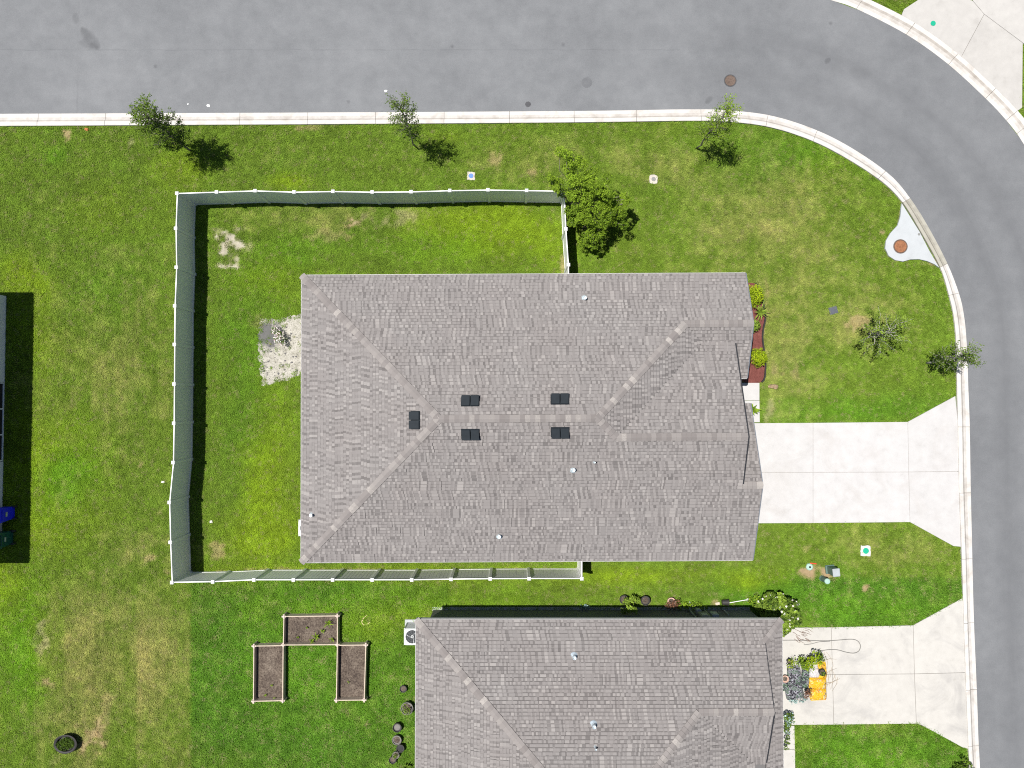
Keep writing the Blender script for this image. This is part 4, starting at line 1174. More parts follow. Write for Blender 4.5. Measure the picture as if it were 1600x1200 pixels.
# ------------------------------------------------------------------ white vinyl fence
def fence():
    zt = 1.9
    runs = [
        [(275, 301), (337, 299), (397.5, 297), (458.5, 299), (519.5, 298), (581, 299), (642, 298.6), (702.5, 296.7), (762.5, 295.6), (823, 296.6), (882, 297.5)],
        [(275, 301), (273, 356), (274, 417), (271.5, 477.5), (271, 538), (270.5, 600), (270, 661.5), (269, 723), (263, 785.5), (264.5, 848), (267, 911)],
        [(267, 911), (331, 910), (395.5, 907), (457.5, 907), (519, 907), (581, 907), (643, 907), (704.7, 906), (766, 905.3), (827, 905), (909.5, 905)],
        [(882, 297.5), (884.5, 357), (888.5, 413), (889, 452)],
        [(909.5, 905), (909.5, 858)]]
    c0 = P(267, 911, zt)
    root = thing('vinyl_fence', 'tall white vinyl privacy fence enclosing the back yard of the vented house', 'fence', (c0.x, c0.y, 0))
    pm = MB(); pm.box((0, 0, .89), (.127, .127, 1.82), bev=.008)
    post_me = pm.mesh('post', M['vinyl'])
    cm = MB(); cm.box((0, 0, 1.812), (.15, .15, .03), bev=.005); cm.add([(-.072, -.072, 1.827), (.072, -.072, 1.827), (.072, .072, 1.827), (-.072, .072, 1.827), (0, 0, 1.885)], [(0, 1, 4), (1, 2, 4), (2, 3, 4), (3, 0, 4)])
    cap_me = cm.mesh('post_cap', M['vinyl'])
    done = []
    def post(p):
        if any((p - d).length < .1 for d in done): return
        done.append(p)
        o = link('post', post_me, root); o.location = (p.x, p.y, 0)
        c = bpy.data.objects.new('post_cap', cap_me); COL.objects.link(c); c.parent = o
    for r_ in runs:
        pts = [P(x, y, zt) for x, y in r_]
        for p in pts[:-1] if len(r_) in (4, 2) else pts: post(Vector((p.x, p.y, 0)))
        for a, e in zip(pts, pts[1:]):
            a, e = Vector((a.x, a.y, 0)), Vector((e.x, e.y, 0))
            d = (e - a); L = d.length - .127; d.normalize(); rz = math.atan2(d.y, d.x)
            mid = (a + e) / 2
            nb = max(3, round(L / .155)); bw = L / nb
            b = MB()
            for k in range(nb):                                        # tongue and groove boards
                cc = mid + d * (-L / 2 + bw * (k + .5))
                b.box((cc.x, cc.y, .915), (bw - .011, .024, 1.62), rz, bev=.004)
            b.box((mid.x, mid.y, .915), (L, .012, 1.60), rz)
            pn = b.obj('panel', M['vinyl'], root)
            b = MB(); b.box((mid.x, mid.y, 1.74), (L, .045, .09), rz, bev=.006); b.obj('top_rail', M['vinyl'], pn)
            b = MB(); b.box((mid.x, mid.y, .09), (L, .045, .13), rz, bev=.006); b.obj('bottom_rail', M['vinyl'], pn)
fence()

# ------------------------------------------------------------------ foliage
def leaf_arrays(clumps, seed, size, aspect=0.5, up=0.45, surf=0.5):
    """clumps: (centre, radii, count, tone). Leaves are folded diamonds of four triangles' worth of outline."""
    rng = np.random.default_rng(seed)
    VS, TS = [], []
    for (c, r, n, tn) in clumps:
        d = rng.normal(size=(n, 3)); d /= np.linalg.norm(d, axis=1)[:, None]
        rad = rng.random(n) ** (1 / 3.0); rad = rad * (1 - surf) + surf * (0.6 + 0.5 * rng.random(n))
        p = np.array(c) + d * rad[:, None] * np.array(r)
        nm = rng.normal(size=(n, 3)); nm[:, 2] = np.abs(nm[:, 2]) + up; nm += d * .6; nm /= np.linalg.norm(nm, axis=1)[:, None]
        t = rng.normal(size=(n, 3)); t -= nm * (t * nm).sum(1)[:, None]; t /= np.linalg.norm(t, axis=1)[:, None]
        s = np.cross(nm, t)
        L = (size * (0.6 + .8 * rng.random(n)))[:, None]; W_ = L * aspect
        fold = nm * W_ * .25
        v = np.stack([p - t * L * .5, p + s * W_ * .5 + fold, p + t * L * .5, p - s * W_ * .5 + fold], 1)
        VS.append(v); TS.append(np.clip(tn + rng.normal(size=n) * .22, 0, 1))
    return np.concatenate(VS), np.concatenate(TS)
def leaf_obj(name, V_, T_, mat, parent=None):
    n = len(V_)
    me = bpy.data.meshes.new(name)
    me.vertices.add(n * 4); me.vertices.foreach_set('co', V_.reshape(-1).astype(np.float32))
    me.loops.add(n * 4); me.loops.foreach_set('vertex_index', np.arange(n * 4, dtype=np.int32))
    me.polygons.add(n); me.polygons.foreach_set('loop_start', np.arange(0, n * 4, 4, dtype=np.int32))
    at = me.attributes.new('tone', 'FLOAT', 'FACE'); at.data.foreach_set('value', T_.astype(np.float32))
    me.materials.append(mat); me.update(); me.validate()
    return link(name, me, parent)
def branch(b, p0, p1, r0, r1, rr, seg=4, wob=.06):
    p0, p1 = Vector(p0), Vector(p1); L = (p1 - p0).length
    pts, rs = [], []
    for i in range(seg + 1):
        t = i / seg
        j = Vector((rr.uniform(-1, 1), rr.uniform(-1, 1), rr.uniform(-.5, .5))) * L * wob * (0 if i in (0, seg) else 1)
        pts.append(p0.lerp(p1, t) + j); rs.append(r0 * (1 - t) + r1 * t)
    b.tube(pts, rs, 6)
    return pts
def tree(name, label, base_px, top, crown_r, crown_z, n_br, n_leaf, leaf, mat, seed, bark='bark', trunk_r=.045, lean=(0, 0), group=None, clump_r=.26, density=None, spread=1.0, droop=0):
    rr = random.Random(seed)
    g = P(*base_px); root = thing(name, label, 'tree', (g.x, g.y, 0), group)
    b = MB()
    tip = Vector((g.x + lean[0], g.y + lean[1], top * .86))
    tr = branch(b, (g.x, g.y, -.05), tip, trunk_r, trunk_r * .25, rr, 7, .02)
    clumps = []
    zc0, zc1 = crown_z
    for k in range(n_br):
        f = (k + rr.random()) / n_br
        z = zc0 + (zc1 - zc0) * f
        prof = (math.sin(math.pi * min(1, .18 + .82 * (1 - f))) * .6 + .4 * (1 - f)) * spread
        a = k * 2.4 + rr.uniform(-.5, .5)
        rad = crown_r * max(.18, prof) * rr.uniform(.55, 1.1)
        t = (max(.25, z - rr.uniform(.25, .6) - zc0 * .1)) / (top * .86)
        o = Vector((g.x, g.y, 0)).lerp(tip, min(1, t))
        e = Vector((g.x + lean[0] * z / top + rad * math.cos(a), g.y + lean[1] * z / top + rad * math.sin(a), z - droop * rad))
        branch(b, o, e, trunk_r * .42, trunk_r * .1, rr, 4, .1)
        nn = n_leaf / n_br
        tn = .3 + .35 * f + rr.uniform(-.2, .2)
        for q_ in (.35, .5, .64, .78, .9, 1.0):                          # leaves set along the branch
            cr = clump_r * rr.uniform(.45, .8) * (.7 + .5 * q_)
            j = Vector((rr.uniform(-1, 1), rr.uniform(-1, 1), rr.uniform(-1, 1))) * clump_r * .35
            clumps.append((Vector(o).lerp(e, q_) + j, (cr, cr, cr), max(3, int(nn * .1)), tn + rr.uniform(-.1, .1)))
        for q_ in range(4):                                             # twigs that break the outline
            st = Vector(o).lerp(e, rr.uniform(.6, 1.0))
            dv = Vector((math.cos(a + rr.uniform(-1.2, 1.2)), math.sin(a + rr.uniform(-1.2, 1.2)), rr.uniform(-.1, 1.2))).normalized() * clump_r * rr.uniform(.9, 1.9)
            branch(b, st, st + dv, trunk_r * .11, trunk_r * .05, rr, 2, .1)
            for h_ in (.45, .75, 1.0): clumps.append((st + dv * h_, (clump_r * .26,) * 3, max(2, int(nn * .035)), tn + rr.uniform(-.1, .25)))
    b.obj('trunk', M[bark], root, smooth=True)
    V_, T_ = leaf_arrays(clumps, seed, leaf)
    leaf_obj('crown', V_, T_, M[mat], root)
    return root
STREET = 'young street trees along the kerb'
tree('street_tree', 'leafy dark green young tree at the upper left, its dark trunk beside a round shadow', (297, 235), 5.0, 1.0, (1.3, 4.5), 46, 6800, .075, 'leaf_oak', 11, trunk_r=.05, group=STREET, clump_r=.25)
tree('street_tree', 'thin young tree on the verge above the middle of the top fence run', (650, 229), 5.3, .72, (1.4, 5.0), 36, 2700, .07, 'leaf_oak', 12, trunk_r=.04, group=STREET, clump_r=.22)
tree('street_tree', 'sparse light green young tree on the verge where the kerb starts to bend', (1087, 232), 5.0, .78, (1.6, 4.8), 36, 2500, .07, 'leaf_fresh', 13, trunk_r=.04, lean=(.3, 0), group=STREET, clump_r=.22)
tree('street_tree', 'small leaning tree overhanging the kerb just right of the sparse bare branched tree', (1447, 567), 3.4, .68, (.8, 3.1), 34, 3000, .07, 'leaf_oak', 14, bark='palebark', trunk_r=.055, lean=(.35, .25), group=STREET, clump_r=.22)
tree('ornamental_tree', 'low open tree with pale bare branches and sparse leaves on the front lawn', (1356, 522), 2.3, 1.35, (.8, 2.1), 26, 2400, .075, 'leaf_olive', 15, bark='palebark', trunk_r=.038, clump_r=.2, spread=1.2, lean=(.2, -.1))

def clump_plant(name, label, cat, base_px, clumps, leaf, mat, seed, bark='bark', stem=.03, aspect=.5, group=None, extra=None, crown='crown', stemname='trunk', base_z=0.0, up=.45):
    rr = random.Random(seed)
    g = P(base_px[0], base_px[1], base_z); root = thing(name, label, cat, (g.x, g.y, base_z), group)
    b = MB(); cl = []
    for (px, py, z, r, n, tn) in clumps:
        e = P(px, py, z + base_z)
        o = Vector((g.x, g.y, base_z)).lerp(Vector((e.x, e.y, base_z)), .12)
        branch(b, o, e, stem, stem * .3, rr, 4, .06)
        cl.append((e, (r, r, r * .75), n, tn))
        for q_ in range(2):
            dv = Vector((rr.uniform(-1, 1), rr.uniform(-1, 1), rr.uniform(-.2, .9))).normalized() * r * rr.uniform(.9, 1.4)
            cl.append((e + dv, (r * .35, r * .35, r * .35), max(3, n // 9), tn + .1))
    b.obj(stemname, M[bark], root, smooth=True)
    V_, T_ = leaf_arrays(cl, seed, leaf, aspect, up)
    leaf_obj(crown, V_, T_, M[mat], root)
    if extra:
        for (nm, mt, frac, sz) in extra:
            cl2 = [(c, tuple(k * 1.05 for k in r), max(1, int(n * frac)), .7) for (c, r, n, t_) in cl]
            V2, T2 = leaf_arrays(cl2, seed + 5, sz, .9, 1.2, .9); leaf_obj(nm, V2, T2, M[mt], root)
    return root
# crape myrtle at the fence corner
rr = random.Random(5)
cl = []
for (px, py, z, r) in ((905, 258, 3.3, .5), (893, 285, 2.9, .42), (912, 276, 3.1, .45), (928, 282, 2.9, .4), (945, 292, 2.7, .4), (968, 315, 2.2, .35), (905, 308, 2.7, .45), (940, 340, 2.3, .45), (880, 252, 3.5, .42), (893, 270, 3.0, .45), (866, 282, 3.1, .4), (880, 292, 2.6, .38), (905, 290, 3.0, .5), (925, 292, 2.8, .45), (918, 315, 2.8, .55), (938, 318, 2.5, .5),
                       (958, 305, 2.6, .4), (950, 335, 2.2, .45), (922, 340, 2.4, .5), (905, 330, 2.5, .45), (898, 352, 2.1, .42), (918, 362, 1.9, .42), (938, 358, 1.9, .4), (908, 370, 1.6, .36), (932, 372, 1.4, .32), (960, 345, 1.8, .35), (970, 325, 2.0, .32), (896, 300, 2.6, .4)):
    for q_ in range(4):
        a_ = rr.uniform(0, 6.283); d_ = rr.uniform(4, 17)
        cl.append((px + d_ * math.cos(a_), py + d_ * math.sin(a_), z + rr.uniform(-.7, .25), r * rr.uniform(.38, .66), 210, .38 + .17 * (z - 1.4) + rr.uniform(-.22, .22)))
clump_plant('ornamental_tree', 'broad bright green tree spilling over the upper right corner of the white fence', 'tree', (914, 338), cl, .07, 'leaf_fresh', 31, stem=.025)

# shrubs of the front bed
def round_shrub(name, label, base_px, r, h, n, mat, seed, leaf=.06, group=None, ry=1.0):
    g = P(*base_px); root = thing(name, label, 'shrub', (g.x, g.y, 0), group)
    rr = random.Random(seed); b = MB(); cl = []
    for k in range(16):
        a = k * 2.4; q_ = math.sqrt((k + .5) / 16); e = Vector((g.x + r * .66 * q_ * math.cos(a), g.y + r * .66 * q_ * math.sin(a) * ry, h * (.9 - .42 * q_ * q_)))
        branch(b, (g.x, g.y, 0), e, .016, .006, rr, 3, .05)
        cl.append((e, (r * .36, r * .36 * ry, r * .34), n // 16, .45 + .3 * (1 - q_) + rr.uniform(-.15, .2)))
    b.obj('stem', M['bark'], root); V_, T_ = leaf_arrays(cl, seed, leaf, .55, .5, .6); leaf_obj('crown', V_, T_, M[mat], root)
round_shrub('round_shrub', 'yellow green rounded shrub at the top of the red mulch bed beside the roof corner', (1173, 464), .52, .85, 1500, 'leaf_lime', 41, .07, 'clipped lime shrubs of the mulch bed', 1.15)
round_shrub('round_shrub', 'yellow green ball shaped shrub midway down the red mulch bed', (1180, 559), .47, .8, 1400, 'leaf_lime', 42, .065, 'clipped lime shrubs of the mulch bed', 1.1)
round_shrub('round_shrub', 'olive green shrub half under the roof edge between two lime shrubs', (1174, 510), .34, .7, 700, 'leaf_olive', 43, .06)
def spiky(name, label, cat, base_px, n, L, mat, seed, z0=0.0, wdt=.04, parent=None, lean=.8):
    g = P(base_px[0], base_px[1], z0); rr = random.Random(seed)
    root = parent or thing(name, label, cat, (g.x, g.y, z0))
    b = MB()
    for k in range(n):
        a = k * 2.4 + rr.uniform(-.3, .3); l = L * rr.uniform(.6, 1.15); ln = lean * rr.uniform(.5, 1.2)
        d = Vector((math.cos(a), math.sin(a), 0)); s = Vector((-d.y, d.x, 0)) * wdt
        p = [Vector((g.x, g.y, z0 + .03)), Vector((g.x, g.y, z0 + .03)) + d * l * ln * .45 + Vector((0, 0, l * .6)), Vector((g.x, g.y, z0 + .03)) + d * l * ln + Vector((0, 0, l * rr.uniform(.45, .8)))]
        t = rr.uniform(.2, 1)
        b.add([p[0] - s * .5, p[0] + s * .5, p[1] + s, p[1] - s, p[2]], [(0, 1, 2, 3), (3, 2, 4)], t)
    b.obj('leaf_rosette' if parent is None else 'plant', M[mat], root)
    return root
spiky('spiky_plant', 'spiky plant with thin arching yellow green leaves near the top of the mulch bed', 'plant', (1184, 489), 26, .62, 'leaf_olive', 51, 0.0, .02)
spiky('spiky_plant', 'low dark plant growing beside the front walkway at the garage roof edge', 'plant', (1172, 640), 22, .5, 'leaf_fresh', 52, .07, .05)

# mulch bed with black edging
bed = [(1158, 442), (1180, 443), (1189, 455), (1192, 470), (1194.5, 485), (1196, 497), (1193, 512), (1191.5, 525), (1192.5, 538), (1195, 555), (1196, 578), (1190, 597), (1158, 597)]
bedc = catmull(bed, 4)
bedw = [P2(q_[0], q_[1], .04) for q_ in bedc]
PAVED.append(bedw)
b = MB(); b.prism(bedw, -.05, .045); mulch = struct(b.obj('mulch_bed', M['mulch']))
b = MB()
for k in range(700):                                                     # loose chips
    px, py = random.uniform(1170, 1194), random.uniform(445, 596)
    if not inside([tuple(q_) for q_ in bedc], np.array([px]), np.array([py]))[0]: continue
    p = P(px, py, .05); b.box((p.x, p.y, .05 + random.uniform(0, .012)), (random.uniform(.03, .08), random.uniform(.012, .025), .012), random.uniform(0, 3.1))
o = b.obj('mulch_chips', M['mulch'], mulch, kind='stuff')
b = MB(); e = [P(q_[0], q_[1], .06) for q_ in bedc[4:-4]]
b.tube(e, .045, 6)
tag(b.obj('bed_edging', M['edging']), 'black curving edging strip along the red mulch bed', 'edging')
b = MB(); c = P(1207, 604); b.blob((c.x, c.y, .06), (.25, .11, .1), 9, 5, .22, 3); b.blob((c.x + .1, c.y - .05, .07), (.1, .08, .09), 8, 5, .25, 4)
tag(b.obj('rock', M['rock']), 'tan brown rock lying on the grass beside the front walkway', 'rock')
for (px, py, r, mt, lb) in ((255, 753, .08, 'white_rock', 'small white stone on the grass outside the left fence run'), (330.5, 815, .08, 'white_rock', 'small pale stone on the grass inside the fence near its lower left corner'), (136, 202.5, .1, 'brickish', 'small orange brown clump of clay at the grass edge by the kerb')):
    c = P(px, py); b = MB(); b.blob((c.x, c.y, .035), (r, r * .75, r * .6), 9, 5, .25, int(px)); tag(b.obj('stone', M[mt]), lb, 'stone')

# sand patch with a flowering plant
sp = [(405, 500), (420, 497), (440, 497), (458, 493), (490, 492), (490, 575), (472, 581), (455, 592), (435, 598), (413, 601), (408, 585), (405, 560), (404, 530)]
spc = catmull(sp + [sp[0]], 9)[:-1]
spw = []
for k, q_ in enumerate(spc):
    p = P2(q_[0] + random.uniform(-3.5, 2.5), q_[1] + random.uniform(-2.8, 2.8)); spw.append(p)
b = MB(); b.face([(p[0], p[1], .008) for p in spw]); sand = struct(b.obj('sand_patch', M['sand']))
if sand.data.polygons[0].normal.z < 0: sand.data.flip_normals()
clump_plant('flowering_plant', 'small bush of white and pink flowers on the grey sand patch', 'plant', (437, 526),
            [(432, 518, .45, .17, 130, .5), (438, 524, .5, .17, 130, .5), (434, 532, .42, .16, 130, .5), (428, 513, .4, .13, 80, .5), (441, 534, .35, .14, 90, .5)], .05, 'leaf_oak', 61, stem=.012, extra=[('white_flowers', 'flower_white', .3, .05), ('pink_flowers', 'flower_pink', .12, .05)])
b = MB()
for k in range(150):
    px, py = random.uniform(408, 468), random.uniform(502, 596)
    p = P(px, py); s = random.choice((.02, .03, .035, .06)); b.blob((p.x, p.y, .01), (s, s * .7, s * .5), 6, 3, .3, k)
b.obj('debris', M['deck'], sand, kind='stuff')

# ------------------------------------------------------------------ raised timber beds
def raised(label, corners_px, posts, seed, weeds):
    zt = .42
    cs = [P(x, y, zt) for x, y in corners_px]
    cen = sum(cs, Vector()) / 4
    root = thing('raised_bed', label, 'raised bed', (cen.x, cen.y, 0), 'timber raised beds set in a U')
    ins = [tuple((c.lerp(cen, .03)).xy) for c in cs]
    b = MB(); b.prism(ins, -.03, .12); so = b.obj('soil', M['soil'], root)
    b = MB(); rr = random.Random(seed)
    for k in range(160):
        a_, b_ = rr.uniform(.06, .94), rr.uniform(.06, .94)
        p = cs[0].lerp(cs[1], a_).lerp(cs[3].lerp(cs[2], a_), b_); s = rr.uniform(.012, .04); b.blob((p.x, p.y, .125), (s, s, s * .7), 6, 3, .3, k)
    b.obj('soil_clods', M['soil'], root, kind='stuff')
    PAVED.append(ins)
    for a, e in zip(cs, cs[1:] + cs[:1]):
        d = e - a; L = d.length; rz = math.atan2(d.y, d.x); m_ = (a + e) / 2
        for lev in range(2):
            q_ = MB(); q_.box((m_.x, m_.y, .105 + lev * .205), (L - .12, .042, .2), rz, bev=.004); q_.obj('plank', M['timber'], root)
    for k in posts:
        c = cs[k]; q_ = MB(); q_.box((c.x, c.y, .225), (.09, .09, .46), bev=.008)
        for (dx, dy) in ((.075, 0), (-.075, 0), (0, .075), (0, -.075)): q_.box((c.x + dx, c.y + dy, .215), (.06 if dx else .075, .075 if dx else .06, .43), bev=.012)
        q_.obj('corner_post', M['bracket'], root)
    for (px, py, n, L) in weeds: spiky('plant', '', '', (px, py), n, L, 'leaf_fresh', seed + int(px), .12, .02, root)
raised('timber raised bed lying crosswise with weeds in its soil', [(443.5, 963.5), (527, 962.5), (527, 1007.5), (442.5, 1008)], (0, 1, 2, 3), 1, ((514, 972, 16, .3), (495, 993, 14, .28), (505, 985, 10, .2), (520, 998, 10, .2), (480, 980, 7, .14), (488, 1000, 12, .2), (466, 995, 6, .12)))
raised('left upright timber raised bed with pale dry soil', [(396.5, 1009.7), (442.2, 1009), (441.5, 1095), (395.8, 1096)], (0, 2, 3), 2, ((415, 1085, 6, .15), (430, 1090, 6, .12), (425, 1070, 4, .1)))
raised('right upright timber raised bed with dark bare soil', [(527, 1008.5), (571.5, 1008), (569, 1094), (525.5, 1094.5)], (1, 2, 3), 3, ((545, 1065, 4, .1),))

# ------------------------------------------------------------------ AC units
def ac_unit(label, px, py, zt, w_, dpt, rz=0):
    c = P(px, py, zt); root = thing('air_conditioner', label, 'air conditioner', (c.x, c.y, 0), 'air conditioners against the house walls')
    b = MB(); b.box((c.x, c.y, .04), (w_ + .2, dpt + .25, .08), bev=.01); b.obj('pad', M['apron'], root)
    b = MB(); b.box((c.x, c.y, .08 + (zt - .1) / 2), (w_ - .04, dpt - .04, zt - .1)); 
    b.obj('coil_case', M['ac_dark'], root)
    b = MB()
    for i in range(10):
        z = .14 + i * (zt - .22) / 9
        for sg in (-1, 1): b.box((c.x + sg * (w_ / 2 - .012), c.y, z), (.02, dpt - .05, .02)); b.box((c.x, c.y + sg * (dpt / 2 - .012), z), (w_ - .05, .02, .02))
    for sx in (-1, 1):
        for sy in (-1, 1): b.box((c.x + sx * (w_ / 2 - .02), c.y + sy * (dpt / 2 - .02), .08 + (zt - .1) / 2), (.045, .045, zt - .1))
    b.obj('louvre', M['ac'], root)
    r_ = min(w_, dpt) * .41
    b = MB(); n = 28; out = []
    hx, hy = w_ / 2, dpt / 2
    for k in range(n):
        a = 2 * math.pi * k / n; ca, sa = math.cos(a), math.sin(a); f = min(hx / abs(ca) if abs(ca) > 1e-6 else 9, hy / abs(sa) if abs(sa) > 1e-6 else 9)
        out.append((c.x + ca * f, c.y + sa * f, zt))
    inn = [(c.x + r_ * math.cos(2 * math.pi * k / n), c.y + r_ * math.sin(2 * math.pi * k / n), zt) for k in range(n)]
    low = [(p[0], p[1], zt - .06) for p in inn]; olow = [(p[0], p[1], zt - .05) for p in out]
    b.add(out + inn + low + olow, [(k, (k + 1) % n, n + (k + 1) % n, n + k) for k in range(n)] + [(n + k, n + (k + 1) % n, 2 * n + (k + 1) % n, 2 * n + k) for k in range(n)] + [(3 * n + k, 3 * n + (k + 1) % n, (k + 1) % n, k) for k in range(n)])
    b.obj('top_panel', M['ac'], root)
    f_ = MB(); f_.lathe((c.x, c.y, zt - .06), [(.07, 0), (.07, .05), (0.001, .055)], 14)
    for k in range(3):
        a = k * 2.1 + .5; Mx = Matrix.Rotation(a, 3, 'Z') @ Matrix.Rotation(.5, 3, 'X'); f_.box(Vector((c.x, c.y, zt - .055)) + Matrix.Rotation(a, 3, 'Z') @ Vector((r_ * .55, 0, 0)), (r_ * .75, .17, .006), M=Mx)
    f_.obj('fan', M['ac'], root)
    g = MB()
    for q_ in (.35, .6, .85): 
        pts = [(c.x + r_ * q_ * math.cos(t), c.y + r_ * q_ * math.sin(t), zt - .005) for t in [2 * math.pi * k / 24 for k in range(25)]]; g.tube(pts, .004, 4)
    for k in range(6): a = k * math.pi / 6; g.tube([(c.x - r_ * math.cos(a), c.y - r_ * math.sin(a), zt - .004), (c.x + r_ * math.cos(a), c.y + r_ * math.sin(a), zt - .004)], .004, 4)
    g.obj('guard_grille', M['ac_dark'], root)
ac_unit('pale air conditioner with round fan at the corner of the charcoal walled house', 644, 995, .95, .74, .74)
ac_unit('air conditioner mostly hidden under the eave at the left side of the vented house', 479, 825, .85, .74, .74)

# ------------------------------------------------------------------ wheelie bins in the shade of the left house
def bin_(label, px, py, mat, w_, dp, h):
    c = P(px, py); root = thing('wheelie_bin', label, 'bin', (c.x, c.y, 0), 'wheelie bins by the left house')
    b = MB()
    def ring(z, sx, sy): return [(c.x - sx, c.y - sy, z), (c.x + sx, c.y - sy, z), (c.x + sx, c.y + sy, z), (c.x - sx, c.y + sy, z)]
    R_ = [ring(.06, w_ * .36, dp * .38), ring(.14, w_ * .38, dp * .4), ring(h - .1, w_ * .47, dp * .48), ring(h - .09, w_ * .5, dp * .5), ring(h, w_ * .5, dp * .5)]
    b.add([p for r_ in R_ for p in r_], [(3, 2, 1, 0)] + [(L * 4 + k, L * 4 + (k + 1) % 4, L * 4 + 4 + (k + 1) % 4, L * 4 + 4 + k) for L in range(4) for k in range(4)])
    b.obj('body', mat, root)
    b = MB(); b.box((c.x, c.y, h + .035), (w_ * 1.04, dp * 1.04, .06), bev=.025); b.box((c.x, c.y, h + .075), (w_ * .8, dp * .8, .03), bev=.012); b.obj('lid', mat, root)
    b = MB(); b.tube([(c.x + w_ * .56, c.y - dp * .35, h - .05), (c.x + w_ * .56, c.y + dp * .35, h - .05)], .018, 8)
    for sg in (-1, 1): b.tube([(c.x + w_ * .45, c.y + sg * dp * .33, h - .06), (c.x + w_ * .56, c.y + sg * dp * .33, h - .05)], .018, 6)
    b.obj('handle', mat, root)
    for sg in (-1, 1):
        b = MB(); b.tube([(c.x + w_ * .4, c.y + sg * dp * .36, .12), (c.x + w_ * .4, c.y + sg * dp * .46, .12)], .12, 14); b.obj('wheel', M['rubber'], root)
    b = MB(); b.box((c.x + w_ * .475, c.y, h * .66), (.012, .2, .12), M=Matrix.Rotation(R(5), 3, 'Y')); b.obj('sticker', M['util_top'], root)
bin_('bright blue wheelie bin against the pale wall of the left house', 17, 800, M['bin_blue'], .62, .68, 1.02)
bin_('dark green wheelie bin below the bright blue one at the left edge', 15, 838.5, M['bin_green'], .6, .72, 1.0)

# ------------------------------------------------------------------ utility fittings in the lawn
def meter_pad(label, px, py, s, padm, lidm, lid_r, seed):
    c = P(px, py, .03); rr = random.Random(seed); root = thing('meter_pad', label, 'meter cover', (c.x, c.y, 0))
    pts = []
    for k in range(20):
        a = 2 * math.pi * k / 20 + .1; f = s / max(abs(math.cos(a)), abs(math.sin(a))); f = min(f, s * 1.3) * rr.uniform(.88, 1.06)
        pts.append((c.x + f * math.cos(a), c.y + f * 1.08 * math.sin(a)))
    PAVED.append(pts)
    b = MB(); b.prism(pts, -.05, .05, bev=.012); b.obj('pad', padm, root)
    b = MB(); b.lathe((c.x, c.y, .048), [(lid_r, 0), (lid_r, .016), (lid_r * .9, .02), (lid_r * .3, .02), (lid_r * .28, .026), (0.001, .026)], 20); b.obj('lid', lidm, root)
meter_pad('white concrete meter pad with a blue lid above the top fence run', 736, 275, .19, M['pad'], M['blue_lid'], .11, 1)
meter_pad('white concrete meter pad with a grey lid right of the broad green tree', 1021, 280, .2, M['pad'], M['grey_lid'], .1, 2)
meter_pad('white square concrete pad with a green lid between the two driveways', 1352.5, 860.5, .24, M['pad_new'], M['green_lid'], .14, 3)
c = P(1302, 485, .03); root = thing('valve_box', 'dark square valve box lid set in the front lawn', 'valve box', (c.x, c.y, 0))
b = MB(); b.box((c.x, c.y, .02), (.4, .36, .06), .3, bev=.01); b.obj('frame', M['valve'], root)
b = MB(); b.box((c.x, c.y, .055), (.33, .29, .014), .3, bev=.005); b.box((c.x + .1, c.y + .05, .066), (.08, .03, .012), .3); b.obj('lid', M['valve'], root)
c = P(1296, 889); root = thing('utility_pedestal', 'square green utility box with pale top, tallest of the trio on bare soil', 'utility box', (c.x, c.y, 0))
b = MB(); b.box((c.x, c.y, .05), (.42, .4, .1), .1, bev=.02); b.obj('base', M['util_green'], root)
b = MB(); b.box((c.x, c.y, .37), (.3, .34, .54), .1, bev=.02); b.obj('body', M['util_green'], root)
b = MB(); b.box((c.x, c.y, .67), (.33, .37, .07), .1, bev=.02); b.obj('top_cover', M['util_top'], root)
c = P(1284.5, 903.5); root = thing('utility_pedestal', 'round green post with a pale cap on bare soil between the driveways', 'utility box', (c.x, c.y, 0))
b = MB(); b.lathe((c.x, c.y, 0), [(.15, 0), (.14, .06), (.125, .08), (.12, .5)], 18); b.obj('body', M['util_green'], root)
b = MB(); b.lathe((c.x, c.y, .5), [(.13, 0), (.13, .05), (.1, .08), (0.001, .09)], 18); b.obj('cap', M['util_pale'], root)
c = P(1264.5, 885.5); root = thing('cleanout_cap', 'low pale green cap in the soil beside a red marker', 'utility cap', (c.x, c.y, 0))
b = MB(); b.lathe((c.x, c.y, 0), [(.17, 0), (.16, .05), (.12, .08), (.05, .08), (.045, .05), (0.001, .05)], 18); b.obj('body', M['util_pale'], root)
b = MB(); b.lathe((c.x, c.y, .05), [(.045, 0), (.04, .06), (0.001, .065)], 12); b.obj('plug', M['rubber'], root)
c = P(1270, 880); b = MB(); b.box((c.x, c.y, .04), (.3, .05, .07), -.12, bev=.01)
tag(b.obj('marker_stake', M['red']), 'short red marker lying on bare soil above the low green cap', 'marker')

